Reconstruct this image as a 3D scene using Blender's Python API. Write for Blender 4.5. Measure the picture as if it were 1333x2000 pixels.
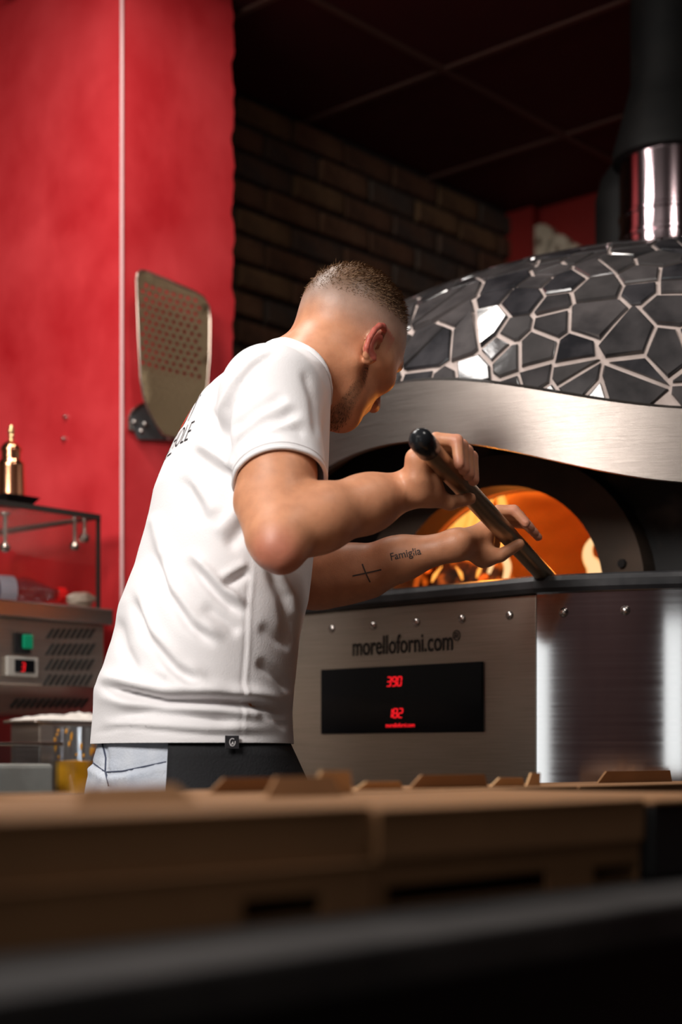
import bpy, bmesh, math, random
import numpy as np
from mathutils import Vector, Matrix
from mathutils.bvhtree import BVHTree

for o in list(bpy.data.objects): bpy.data.objects.remove(o, do_unlink=True)
scene = bpy.context.scene
COL = scene.collection
random.seed(7); np.random.seed(7)
PI = math.pi

# ------------------------------------------------------------------ camera, world, light, exposure
H = 0.92                      # eye height; the horizon lies at row 1480
F = 3000.0                    # focal length in pixels of the 1333 x 2000 frame
cam = bpy.data.cameras.new('camera'); camo = bpy.data.objects.new('camera', cam); COL.objects.link(camo)
camo.location = (0, 0, H); camo.rotation_euler = (PI/2, 0, 0)
cam.sensor_fit = 'AUTO'; cam.sensor_width = 36.0; cam.lens = 54.0; cam.shift_y = 0.24
cam.clip_start = 0.05; cam.clip_end = 50
cam.dof.use_dof = True; cam.dof.focus_distance = 2.36; cam.dof.aperture_fstop = 2.4
scene.camera = camo
world = bpy.data.worlds.new('world'); scene.world = world; world.use_nodes = True
bg = world.node_tree.nodes['Background']; bg.inputs[0].default_value = (0.30, 0.22, 0.20, 1); bg.inputs[1].default_value = 0.02
scene.view_settings.view_transform = 'Standard'; scene.view_settings.look = 'None'
scene.view_settings.exposure = 0.0; scene.view_settings.gamma = 1.0; scene.view_settings.use_curve_mapping = False

def area_light(name, loc, target, sx, sy, power, color, spread=180):
    l = bpy.data.lights.new(name, 'AREA'); l.shape = 'RECTANGLE'; l.size = sx; l.size_y = sy
    l.energy = power; l.color = color; l.spread = math.radians(spread)
    o = bpy.data.objects.new(name, l); COL.objects.link(o); o.location = loc
    o.rotation_euler = (Vector(target) - Vector(loc)).to_track_quat('-Z', 'Y').to_euler()
    return o
scene.cycles.transparent_max_bounces = 32
# ceiling panels over the work place and over the guests' room, glazed doors behind the camera, and one added fill
area_light('ceiling_panel_light', (-0.76, 2.58, H + 1.88), (-0.76, 2.585, 0), 0.50, 0.34, 18, (1.0, 0.95, 0.91))
area_light('spot_panel_light', (-0.20, 3.02, H + 1.84), (-0.20, 3.025, 0), 0.20, 0.14, 4.0, (1.0, 0.93, 0.86))
area_light('forearm_fill_light', (0.75, 1.55, H + 1.84), (0.55, 1.75, 0), 0.34, 0.24, 7.5, (1.0, 0.94, 0.88))  # added unseen fill from above right, brightens the forearms and right arm
area_light('bar_lamp_light', (-1.45, 0.30, 2.62), (-0.15, 2.8, 1.10), 1.1, 0.8, 25, (1.0, 0.95, 0.90), 95)
area_light('room_lamp_light', (-1.0, -1.3, 2.9), (-1.0, -1.2, 0), 1.6, 1.6, 20, (1.0, 0.93, 0.86))
area_light('glass_door_light', (-2.30, -0.55, 0.95), (0.4, 2.65, 0.95), 0.40, 1.35, 3.0, (0.86, 0.97, 0.96))
area_light('glass_door_light', (-0.42, -2.55, 0.95), (0.5, 2.6, 0.95), 0.42, 1.35, 3.0, (0.86, 0.97, 0.96))

# ------------------------------------------------------------------ frame of the room
U = Vector((0.667, 0.745, 0)).normalized()      # along the brick wall, away from the camera
V = Vector((U.y, -U.x, 0))                       # along the back wall, to the right and nearer
UP = Vector((0, 0, 1))
def UV(a, b, z): return U*a + V*b + UP*(H + z)   # heights in the script are measured from eye height
def P(x, y, Y): return Vector(((x - 666.5)/F*Y, Y, H + (1480 - y)/F*Y))
def on_plane(x, y, p0, n):
    d = Vector(((x - 666.5)/F, 1.0, (1480 - y)/F)); o = Vector((0, 0, H))
    return o + d*((p0 - o).dot(n)/d.dot(n))
FLOOR = -H
CEIL = 1.85

# ------------------------------------------------------------------ helpers
def tag(o, label=None, cat=None, group=None, kind=None):
    if label: o['label'] = label
    if cat: o['category'] = cat
    if group: o['group'] = group
    if kind: o['kind'] = kind
    return o
def empty(name, loc, label=None, cat=None, group=None):
    o = bpy.data.objects.new(name, None); COL.objects.link(o); o.location = loc; o.empty_display_size = 0.05
    return tag(o, label, cat, group)
def link(name, me, mat, parent=None, smooth=False):
    o = bpy.data.objects.new(name, me); COL.objects.link(o)
    if mat and not me.materials: me.materials.append(mat)
    if smooth:
        for p in me.polygons: p.use_smooth = True
    if parent:
        o.parent = parent
        if parent.type == 'EMPTY': o.matrix_parent_inverse = Matrix.Translation(-parent.location)
    return o
class MB:
    """collects shapes in world coordinates; build() links them as one mesh object"""
    def __init__(s): s.v = []; s.f = []; s.sm = []
    def add(s, vs, fs, smooth=False):
        n = len(s.v); s.v += [tuple(x) for x in vs]; s.f += [tuple(i + n for i in f) for f in fs]; s.sm += [smooth]*len(fs); return s
    def box(s, c, ax, hs, bev=0.0):
        c = Vector(c); bm = bmesh.new(); bmesh.ops.create_cube(bm, size=2)
        for w in bm.verts: w.co = Vector((w.co.x*hs[0], w.co.y*hs[1], w.co.z*hs[2]))
        if bev > 0: bmesh.ops.bevel(bm, geom=list(bm.edges), offset=bev, segments=2, affect='EDGES', profile=0.5)
        bm.verts.index_update()
        vs = [c + ax[0]*w.co.x + ax[1]*w.co.y + ax[2]*w.co.z for w in bm.verts]
        fs = [[w.index for w in f.verts] for f in bm.faces]; bm.free()
        if ax[0].cross(ax[1]).dot(ax[2]) < 0: fs = [f[::-1] for f in fs]
        return s.add(vs, fs)
    def ubox(s, u0, u1, v0, v1, z0, z1, bev=0.0):
        return s.box(UV((u0+u1)/2, (v0+v1)/2, (z0+z1)/2), (U, V, UP), (abs(u1-u0)/2, abs(v1-v0)/2, abs(z1-z0)/2), bev)
    def lathe(s, c, prof, n=40, ax=(Vector((1,0,0)), Vector((0,1,0)), Vector((0,0,1))), a0=0.0, a1=2*PI, closed=True):
        c = Vector(c); full = abs(a1 - a0 - 2*PI) < 1e-6; m = n if full else n + 1; vs = []; fs = []
        for i in range(m):
            t = a0 + (a1 - a0)*i/n
            for r, z in prof: vs.append(c + ax[0]*(r*math.cos(t)) + ax[1]*(r*math.sin(t)) + ax[2]*z)
        k = len(prof)
        for i in range(n):
            j = (i + 1) % m
            for q in range(k - 1): fs.append((i*k+q, j*k+q, j*k+q+1, i*k+q+1))
        return s.add(vs, fs, True)
    def tube(s, pts, rad, n=10, caps=True):
        pts = [Vector(p) for p in pts]; vs = []; fs = []; up = None
        for i, p in enumerate(pts):
            d = (pts[min(i+1, len(pts)-1)] - pts[max(i-1, 0)]).normalized()
            if up is None: up = d.orthogonal().normalized()
            up = (up - d*up.dot(d)).normalized(); w = d.cross(up); r = rad[i] if isinstance(rad, (list, tuple)) else rad
            for k in range(n):
                t = 2*PI*k/n; vs.append(p + up*(r*math.cos(t)) + w*(r*math.sin(t)))
        for i in range(len(pts)-1):
            for k in range(n):
                j = (k+1) % n; fs.append((i*n+k, i*n+j, (i+1)*n+j, (i+1)*n+k))
        if caps: fs.append(tuple(range(n))[::-1]); fs.append(tuple((len(pts)-1)*n + k for k in range(n)))
        return s.add(vs, fs, True)
    def prism(s, poly, d):
        poly = [Vector(p) for p in poly]; d = Vector(d); n = len(poly)
        return s.add(poly + [p + d for p in poly], [tuple(range(n))[::-1], tuple(n + i for i in range(n))] + [(i, (i+1) % n, n + (i+1) % n, n + i) for i in range(n)])
    def ball(s, c, r, n=12, sc=(1,1,1)):
        pr = [(r*math.sin(PI*i/n) if 0 < i < n else 1e-5, -r*math.cos(PI*i/n)) for i in range(n+1)]
        return s.lathe(c, pr, n*2, ax=(Vector((sc[0],0,0)), Vector((0,sc[1],0)), Vector((0,0,sc[2]))))
    def mesh(s, name):
        me = bpy.data.meshes.new(name); me.from_pydata(s.v, [], s.f); me.update()
        me.polygons.foreach_set('use_smooth', s.sm)
        bm = bmesh.new(); bm.from_mesh(me); bmesh.ops.recalc_face_normals(bm, faces=bm.faces); bm.to_mesh(me); bm.free()
        if any(s.sm): me.set_sharp_from_angle(angle=math.radians(38))
        return me
    def build(s, name, mat, parent=None):
        return link(name, s.mesh(name), mat, parent)

def text_verts(txt, size, font_scale_x=1.0, offset=0.0):
    cu = bpy.data.curves.new('t', 'FONT'); cu.body = txt; cu.size = size; cu.align_x = 'CENTER'; cu.resolution_u = 4; cu.offset = offset
    o = bpy.data.objects.new('t', cu); COL.objects.link(o)
    dg = bpy.context.evaluated_depsgraph_get(); me = bpy.data.meshes.new_from_object(o.evaluated_get(dg))
    vs = [(w.co.x*font_scale_x, w.co.y) for w in me.vertices]; fs = [tuple(p.vertices) for p in me.polygons]
    bpy.data.objects.remove(o); bpy.data.curves.remove(cu); bpy.data.meshes.remove(me)
    return vs, fs

# ------------------------------------------------------------------ materials
def mat_new(name):
    m = bpy.data.materials.new(name); m.use_nodes = True
    nt = m.node_tree; b = nt.nodes['Principled BSDF']; return m, nt, b
def nd(nt, t, **k):
    n = nt.nodes.new(t)
    for a, b in k.items(): setattr(n, a, b)
    return n
def coords(nt, scale=(1,1,1), rot=(0,0,0)):
    tc = nd(nt, 'ShaderNodeTexCoord'); mp = nd(nt, 'ShaderNodeMapping'); nt.links.new(tc.outputs['Object'], mp.inputs[0])
    mp.inputs['Scale'].default_value = scale; mp.inputs['Rotation'].default_value = rot; return mp.outputs[0]
def mat(name, c, rough=0.5, metal=0.0, c2=None, scale=8.0, stretch=(1,1,1), rot=(0,0,0), bump=0.0, bscale=None, detail=4, spec=0.5,
        lo=0.35, hi=0.65, rough2=None, coat=0.0, emit=None, es=0.0, trans=0.0, ior=1.45, aniso=0.0, alpha=1.0, sheen=0.0):
    m, nt, b = mat_new(name)
    b.inputs['Base Color'].default_value = (*c, 1); b.inputs['Roughness'].default_value = rough; b.inputs['Metallic'].default_value = metal
    b.inputs['Specular IOR Level'].default_value = spec; b.inputs['Coat Weight'].default_value = coat; b.inputs['IOR'].default_value = ior
    b.inputs['Transmission Weight'].default_value = trans; b.inputs['Anisotropic'].default_value = aniso; b.inputs['Alpha'].default_value = alpha
    b.inputs['Sheen Weight'].default_value = sheen
    if emit: b.inputs['Emission Color'].default_value = (*emit, 1); b.inputs['Emission Strength'].default_value = es
    if c2 or bump or rough2 is not None:
        vec = coords(nt, stretch, rot)
        nz = nd(nt, 'ShaderNodeTexNoise'); nt.links.new(vec, nz.inputs['Vector']); nz.inputs['Scale'].default_value = scale; nz.inputs['Detail'].default_value = detail
        if c2:
            r = nd(nt, 'ShaderNodeValToRGB'); r.color_ramp.elements[0].position = lo; r.color_ramp.elements[1].position = hi
            r.color_ramp.elements[0].color = (*c, 1); r.color_ramp.elements[1].color = (*c2, 1)
            nt.links.new(nz.outputs[0], r.inputs[0]); nt.links.new(r.outputs[0], b.inputs['Base Color'])
        if rough2 is not None:
            q = nd(nt, 'ShaderNodeMapRange'); q.inputs[1].default_value = 0.3; q.inputs[2].default_value = 0.7; q.inputs[3].default_value = rough; q.inputs[4].default_value = rough2
            nt.links.new(nz.outputs[0], q.inputs[0]); nt.links.new(q.outputs[0], b.inputs['Roughness'])
        if bump:
            n2 = nz
            if bscale:
                n2 = nd(nt, 'ShaderNodeTexNoise'); nt.links.new(vec, n2.inputs['Vector']); n2.inputs['Scale'].default_value = bscale; n2.inputs['Detail'].default_value = 3
            bp = nd(nt, 'ShaderNodeBump'); bp.inputs['Strength'].default_value = bump; bp.inputs['Distance'].default_value = 0.01
            nt.links.new(n2.outputs[0], bp.inputs['Height']); nt.links.new(bp.outputs[0], b.inputs['Normal'])
    return m
M = {}
M['plaster'] = mat('red_plaster', (0.52, 0.012, 0.018), 0.42, c2=(0.80, 0.060, 0.068), scale=4, detail=9, bump=0.10, bscale=22, rough2=0.55, lo=0.3, hi=0.72)
M['back_red'] = mat('red_paint', (0.20, 0.010, 0.007), 0.55, c2=(0.24, 0.012, 0.008), scale=6)
M['bead'] = mat('corner_bead', (0.85, 0.50, 0.50), 0.35)
M['mortar'] = mat('mortar', (0.030, 0.024, 0.020), 0.95, c2=(0.05, 0.040, 0.032), scale=40, bump=0.5)
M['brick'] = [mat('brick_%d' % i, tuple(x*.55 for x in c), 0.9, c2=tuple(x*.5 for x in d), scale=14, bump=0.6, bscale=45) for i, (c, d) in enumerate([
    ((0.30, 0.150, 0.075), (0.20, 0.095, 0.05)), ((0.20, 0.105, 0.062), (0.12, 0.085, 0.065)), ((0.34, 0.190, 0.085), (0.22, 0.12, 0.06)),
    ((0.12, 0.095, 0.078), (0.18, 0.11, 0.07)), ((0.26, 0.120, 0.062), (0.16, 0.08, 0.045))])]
M['ceil'] = mat('ceiling_tile', (0.055, 0.006, 0.008), 0.7, c2=(0.062, 0.007, 0.009), scale=10)
M['tbar'] = mat('ceiling_bar', (0.11, 0.055, 0.042), 0.5)
M['floor'] = mat('floor_tile', (0.10, 0.075, 0.062), 0.35, c2=(0.13, 0.10, 0.08), scale=5)
M['steel'] = mat('brushed_steel', (0.44, 0.37, 0.305), 0.32, 1.0, c2=(0.52, 0.44, 0.37), scale=5, stretch=(2, 2, 140), rough2=0.40, bump=0.04, aniso=0.5)
M['drum'] = mat('mirror_steel', (0.58, 0.525, 0.53), 0.075, 1.0, c2=(0.62, 0.56, 0.565), scale=3, stretch=(1, 1, 60), rough2=0.10)
M['band'] = mat('band_steel', (0.34, 0.295, 0.265), 0.34, 1.0, c2=(0.40, 0.345, 0.315), scale=4, stretch=(2.5, 2.5, 420), rough2=0.42, bump=0.12)
M['chrome'] = mat('polished_steel', (0.62, 0.47, 0.50), 0.13, 1.0)
M['black'] = mat('black_paint', (0.005, 0.005, 0.005), 0.6, c2=(0.008, 0.0075, 0.007), scale=12, spec=0.2)
M['worn'] = mat('worn_black_plate', (0.010, 0.009, 0.009), 0.7, c2=(0.075, 0.062, 0.055), scale=9, detail=6, lo=0.52, hi=0.70)
M['rim'] = mat('black_rim', (0.020, 0.020, 0.022), 0.32, c2=(0.035, 0.034, 0.036), scale=20, rough2=0.45, bump=0.1)
M['arch'] = mat('sooty_arch', (0.075, 0.046, 0.030), 0.65, c2=(0.04, 0.028, 0.02), scale=7)
M['grout'] = mat('grout', (0.46, 0.37, 0.335), 0.6, c2=(0.56, 0.46, 0.42), scale=30, bump=0.4)
M['stone'] = [mat('dome_tile_%d' % i, tuple(x*1.3 for x in c), 0.12, c2=tuple(x*1.4 for x in d), scale=16, detail=6, bump=0.05, bscale=30, coat=0.3) for i, (c, d) in enumerate([
    ((0.022, 0.021, 0.022), (0.045, 0.041, 0.042)), ((0.035, 0.032, 0.033), (0.065, 0.058, 0.058)), ((0.014, 0.014, 0.016), (0.035, 0.033, 0.036)), ((0.055, 0.050, 0.050), (0.032, 0.03, 0.03))])]
M['screen'] = mat('black_glass', (0.004, 0.004, 0.005), 0.12, spec=0.15)
M['led'] = mat('red_led', (0.3, 0.0, 0.0), 0.5, emit=(1.0, 0.012, 0.02), es=0.9)
M['ink'] = mat('dark_print', (0.016, 0.012, 0.010), 0.7, spec=0.1)
M['firebrick'] = mat('fire_brick', (0.62, 0.36, 0.20), 0.9, c2=(0.42, 0.22, 0.11), scale=5, bump=0.3)
M['char'] = mat('charred_wood', (0.020, 0.012, 0.009), 0.9, c2=(0.10, 0.045, 0.02), scale=18, bump=1.0, bscale=35)
M['skin_plain'] = mat('skin_plain', (0.6, 0.3, 0.2), 0.5)
M['shirt'] = mat('white_cotton', (0.80, 0.775, 0.785), 0.9, bump=0.10, scale=350, sheen=0.15)
M['apron'] = mat('black_apron', (0.010, 0.010, 0.012), 0.85, bump=0.15, scale=250)
M['denim'] = mat('pale_denim', (0.46, 0.50, 0.58), 0.9, c2=(0.56, 0.59, 0.65), scale=25, bump=0.2, bscale=300)
M['denim_dark'] = mat('denim_seam', (0.06, 0.07, 0.11), 0.9)
M['hair'] = mat('brown_hair', (0.15, 0.082, 0.042), 0.75, c2=(0.23, 0.135, 0.072), scale=30, spec=0.25)
M['beard'] = mat('beard_hair', (0.045, 0.024, 0.014), 0.5)
M['pole'] = mat('pole_metal', (0.40, 0.30, 0.19), 0.38, 1.0, c2=(0.50, 0.38, 0.25), scale=6, stretch=(1,1,8))
M['cap'] = mat('black_rubber', (0.012, 0.013, 0.015), 0.22)
M['card'] = mat('cardboard', (0.27, 0.135, 0.058), 0.85, c2=(0.33, 0.165, 0.072), scale=7)
M['card2'] = mat('cardboard_inside', (0.56, 0.33, 0.16), 0.85, c2=(0.62, 0.37, 0.18), scale=7)
M['counter'] = mat('counter_top', (0.036, 0.034, 0.034), 0.5, c2=(0.06, 0.056, 0.055), scale=9, spec=0.25)
M['counter_front'] = mat('counter_front', (0.010, 0.010, 0.011), 0.6)
M['copper'] = mat('copper', (0.95, 0.43, 0.24), 0.20, 1.0)
M['brass'] = mat('brass', (0.85, 0.60, 0.30), 0.32, 1.0)
M['tray'] = mat('black_tray', (0.008, 0.008, 0.009), 0.2)
M['trim'] = mat('dark_trim', (0.020, 0.016, 0.014), 0.4)
M['case'] = mat('case_steel', (0.42, 0.37, 0.32), 0.34, 1.0, c2=(0.48, 0.42, 0.37), scale=5, stretch=(1, 1, 60), rough2=0.44)
M['fitting'] = mat('steel_fitting', (0.55, 0.50, 0.47), 0.25, 1.0)
M['slot'] = mat('vent_slot', (0.006, 0.005, 0.005), 0.8)
M['green'] = mat('green_switch', (0.0, 0.16, 0.08), 0.25, emit=(0.0, 0.5, 0.22), es=0.10)
M['grey_plastic'] = mat('grey_plastic', (0.33, 0.31, 0.28), 0.4)
M['redcap'] = mat('red_cap', (0.85, 0.010, 0.012), 0.35)
M['flour'] = mat('flour', (0.80, 0.74, 0.68), 0.95, bump=0.6, scale=60)
M['sauce'] = mat('orange_sauce', (0.95, 0.40, 0.010), 0.4, c2=(0.88, 0.35, 0.008), scale=20)
M['cream'] = mat('cream_board', (0.62, 0.52, 0.40), 0.7, c2=(0.50, 0.41, 0.30), scale=12)
M['bag'] = mat('dark_film', (0.035, 0.036, 0.038), 0.25)
def glass_mat(name, tint, fac, rough=0.02):
    m, nt, b = mat_new(name); nt.nodes.remove(b); out = nt.nodes['Material Output']
    t = nd(nt, 'ShaderNodeBsdfTransparent'); t.inputs[0].default_value = (*tint, 1)
    g = nd(nt, 'ShaderNodeBsdfGlossy'); g.inputs['Roughness'].default_value = rough; mx = nd(nt, 'ShaderNodeMixShader'); lw = nd(nt, 'ShaderNodeLayerWeight'); lw.inputs[0].default_value = .5
    pw = nd(nt, 'ShaderNodeMath', operation='POWER'); pw.inputs[1].default_value = 5.0; nt.links.new(lw.outputs['Facing'], pw.inputs[0])
    mp = nd(nt, 'ShaderNodeMath', operation='MULTIPLY_ADD'); mp.inputs[1].default_value = .6; mp.inputs[2].default_value = fac
    nt.links.new(pw.outputs[0], mp.inputs[0]); nt.links.new(mp.outputs[0], mx.inputs[0]); nt.links.new(t.outputs[0], mx.inputs[1]); nt.links.new(g.outputs[0], mx.inputs[2]); nt.links.new(mx.outputs[0], out.inputs[0]); return m
M['glass'] = glass_mat('case_glass', (0.93, 0.90, 0.88), 0.02)
M['clear'] = glass_mat('clear_plastic', (0.90, 0.93, 0.96), 0.05, 0.08)
M['bottle'] = glass_mat('bottle_plastic', (0.72, 0.78, 0.86), 0.16, 0.12)
def flame_mat(name, c0, c1, s):
    m, nt, b = mat_new(name); nt.nodes.remove(b); out = nt.nodes['Material Output']
    e = nd(nt, 'ShaderNodeEmission'); lw = nd(nt, 'ShaderNodeLayerWeight'); lw.inputs[0].default_value = 0.4; r = nd(nt, 'ShaderNodeValToRGB')
    r.color_ramp.elements[0].position = 0.15; r.color_ramp.elements[0].color = (*c0, 1); r.color_ramp.elements[1].position = 0.75; r.color_ramp.elements[1].color = (*c1, 1)
    t = nd(nt, 'ShaderNodeBsdfTransparent'); mx = nd(nt, 'ShaderNodeMixShader'); e.inputs[1].default_value = s
    nt.links.new(lw.outputs['Facing'], r.inputs[0]); nt.links.new(r.outputs[0], e.inputs[0])
    q = nd(nt, 'ShaderNodeMapRange'); q.inputs[1].default_value = 0.35; q.inputs[2].default_value = 0.95; nt.links.new(lw.outputs['Facing'], q.inputs[0]); nt.links.new(q.outputs[0], mx.inputs[0])
    nt.links.new(e.outputs[0], mx.inputs[1]); nt.links.new(t.outputs[0], mx.inputs[2]); nt.links.new(mx.outputs[0], out.inputs[0]); return m
M['flame'] = flame_mat('flame', (1.0, 0.42, 0.08), (1.0, 0.22, 0.015), 1.45)
M['flame_hot'] = flame_mat('flame_bright', (1.0, 0.62, 0.30), (1.0, 0.34, 0.05), 1.15)
M['ember'] = mat('ember', (0.10, 0.02, 0.01), 0.9, emit=(1.0, 0.13, 0.010), es=1.1)

_nt = M['char'].node_tree; _b = _nt.nodes['Principled BSDF']        # glowing cracks of the burning wood
_n = nd(_nt, 'ShaderNodeTexNoise'); _n.inputs['Scale'].default_value = 26; _n.inputs['Detail'].default_value = 5; _nt.links.new(coords(_nt), _n.inputs['Vector'])
_r = nd(_nt, 'ShaderNodeMapRange'); _r.inputs[1].default_value = .50; _r.inputs[2].default_value = .68; _r.inputs[3].default_value = 0.0; _r.inputs[4].default_value = 0.9
_nt.links.new(_n.outputs[0], _r.inputs[0]); _nt.links.new(_r.outputs[0], _b.inputs['Emission Strength']); _b.inputs['Emission Color'].default_value = (1.0, .16, .012, 1)

# ------------------------------------------------------------------ the setting
o = MB().ubox(-3.0, 5.3, -5.0, 4.0, FLOOR - 0.05, FLOOR).build('floor', M['floor']); tag(o, kind='structure')
# the rest of the room behind the camera
M['room'] = mat('room_paint', (0.40, 0.30, 0.27), 0.8, c2=(0.44, 0.33, 0.30), scale=4)
M['room_dark'] = mat('room_plum_paint', (0.14, 0.085, 0.090), 0.7, c2=(0.16, 0.10, 0.10), scale=4)
for nm, a_ in (('wall_front', (-3.1, -3.0, -5.0, 4.0)), ('wall_right', (-3.0, 5.3, 3.4, 3.5)), ('wall_far_left', (-3.0, 2.3, -5.05, -4.95))):
    tag(MB().ubox(*a_, FLOOR, CEIL + .5).build(nm, M['room'] if nm == 'wall_far_left' else M['room_dark']), kind='structure')
BRV = -1.658*CEIL; BKU = 2.333*CEIL                  # planes of the brick wall and of the back wall
wl = MB().ubox(2.32, BKU + 0.1, BRV - 0.15, BRV, FLOOR, CEIL + 0.05).build('wall_left', M['mortar']); tag(wl, kind='structure')
# bricks, each its own piece in front of the mortar
def rough_brick(seed, l, h, d):
    rnd = random.Random(seed); bm = bmesh.new(); bmesh.ops.create_cube(bm, size=2)
    for w in bm.verts: w.co = Vector((w.co.x*l/2, w.co.y*d/2, w.co.z*h/2))
    bmesh.ops.bevel(bm, geom=list(bm.edges), offset=0.006, segments=1, affect='EDGES')
    for w in bm.verts: w.co += Vector((rnd.uniform(-1, 1)*.0022, rnd.uniform(-1, 1)*.0025, rnd.uniform(-1, 1)*.0022))
    me = bpy.data.meshes.new('brick'); bm.to_mesh(me); bm.free(); return me
BL, BH, JT = 0.210, 0.064, 0.0135
variants = []
for i in range(10):
    me = rough_brick(i, BL - 0.0, BH, 0.03); me.materials.append(M['brick'][i % 5]); variants.append(me)
half = []
for i in range(5):
    me = rough_brick(40 + i, BL/2 - JT/2, BH, 0.03); me.materials.append(M['brick'][i]); half.append(me)
rotU = Matrix((U.to_4d()[:3], V.to_4d()[:3], UP.to_4d()[:3])).transposed().to_4x4()
row = 0; z = CEIL - 0.045
rb = random.Random(3)
while z > -0.35:
    ue = BKU - 0.004; first = row % 2 == 1
    while ue > 2.68:
        me = rb.choice(half if first else variants); L = (BL/2 - JT/2) if first else BL
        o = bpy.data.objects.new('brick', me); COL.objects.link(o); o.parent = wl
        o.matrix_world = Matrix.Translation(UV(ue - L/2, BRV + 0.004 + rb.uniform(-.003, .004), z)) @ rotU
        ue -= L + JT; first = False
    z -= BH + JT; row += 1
o = MB().ubox(BKU, BKU + 0.1, BRV - 0.15, 1.2, FLOOR, CEIL + 0.05).build('wall_back', M['back_red']); tag(o, kind='structure')
o = MB().ubox(BKU - 0.05, BKU, BRV, BRV + 0.11, FLOOR, CEIL - 0.0).build('trim_1', M['back_red']); tag(o, kind='structure')
# suspended ceiling, 0.6 m tiles between bars
ce = MB().ubox(2.1, BKU + 0.1, BRV - 0.15, 1.6, CEIL + 0.035, CEIL + 0.08).build('ceiling', M['ceil']); tag(ce, kind='structure')
cx = Vector((0.668, 4.568, 0)); cu, cv = cx.dot(U), cx.dot(V); T = 0.585
tile_me = None
for i in range(-3, 3):
    for j in range(-3, 7):
        a0, a1, b0, b1 = cu + i*T, cu + (i+1)*T, cv + j*T, cv + (j+1)*T
        a0c, a1c, b0c, b1c = max(a0, 2.12), min(a1, BKU), max(b0, BRV), min(b1, 1.5)
        if a1c - a0c < .05 or b1c - b0c < .05: continue
        MB().ubox(a0c + .008, a1c - .008, b0c + .008, b1c - .008, CEIL + 0.004, CEIL + 0.02, 0.003).build('ceiling_tile', M['ceil'], ce)
for i in range(-2, 3): 
    a = cu + i*T
    if 2.15 < a < BKU: MB().ubox(a - .009, a + .009, BRV, 1.5, CEIL - 0.002, CEIL + 0.03).build('ceiling_bar', M['tbar'], ce)
for j in range(-2, 7):
    b = cv + j*T
    if BRV < b < 1.5: MB().ubox(2.12, BKU, b - .009, b + .009, CEIL - 0.003, CEIL + 0.03).build('ceiling_bar', M['tbar'], ce)
# red plastered pillar that ends in a wavy edge
PU0, PU1, PV = 2.265, 2.622, -2.696
nz = 220; vs = []; fs = []
rp = random.Random(5); ph = [rp.uniform(0, 6.28) for _ in range(6)]
for k in range(nz + 1):
    zz = FLOOR + (CEIL + 0.5 - FLOOR)*k/nz
    w = 0.0035*math.sin(zz*38 + ph[0]) + 0.0028*math.sin(zz*71 + ph[1]) + 0.002*math.sin(zz*137 + ph[2])
    for (a, b) in ((PU0, PV), (PU1 + w - .006, PV), (PU1 + w, PV - .008), (PU1 + w, PV - .36), (PU1 - .02, -4.9), (PU0, -4.9)): vs.append(UV(a, b, zz))
for k in range(nz):
    for q in range(6): r = (q+1) % 6; fs.append((k*6+q, k*6+r, (k+1)*6+r, (k+1)*6+q))
fs.append(tuple(range(6))); fs.append(tuple(nz*6 + q for q in range(6)))
o = MB().add(vs, fs).build('wall_pillar', M['plaster']); tag(o, kind='structure')
o = MB().tube([UV(PU0, PV, FLOOR + .1), UV(PU0, PV, CEIL + .45)], 0.0042, 8).build('trim_2', M['bead']); tag(o, kind='structure')
for (x, y) in ((130, 815), (127, 858)):
    p = on_plane(x, y, UV(PU0, 0, 0), U)
    o = MB().lathe(p, [(1e-4, .008), (.004, .008), (.0055, .005), (.006, 0)], 12, ax=(V, UP, -U)).build('screw', M['fitting'])
    tag(o, 'upper small screw head in the red plaster beside the copper mill' if y < 840 else 'lower small screw head in the red plaster beside the copper mill', 'screw', 'screws in the red wall')

# cream cut-out letters on the back wall beyond the dome
sg = empty('letter_sign', on_plane(1085, 540, UV(BKU, 0, 0), U), 'cream cut-out letter sign on the red back wall behind the dome', 'sign')
def ring_letter(x, y, rx, ry, hx, hy):
    c = on_plane(x, y, UV(BKU, 0, 0), U); n = 28; s = 5.2/3000; vs = []; fs = []
    for d in (0.004, 0.035):
        for k in range(n):
            t = 2*PI*k/n
            vs.append(c - U*d + V*(rx*s*math.cos(t)*1.35) + UP*(ry*s*math.sin(t)))
            vs.append(c - U*d + V*(hx*s*math.cos(t)*1.35) + UP*(hy*s*math.sin(t)))
    for k in range(n):
        j = (k+1) % n
        fs += [(2*n+2*k, 2*n+2*j, 2*n+2*j+1, 2*n+2*k+1), (2*k, 2*k+1, 2*j+1, 2*j), (2*k, 2*j, 2*n+2*j, 2*n+2*k), (2*k+1, 2*n+2*k+1, 2*n+2*j+1, 2*j+1)]
    MB().add(vs, fs).build('letter', M['cream'], sg)
ring_letter(1064, 478, 26, 34, 5.5, 10); ring_letter(1100, 492, 20, 28, 4.5, 9); ring_letter(1130, 504, 16, 22, 4, 7)

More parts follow.
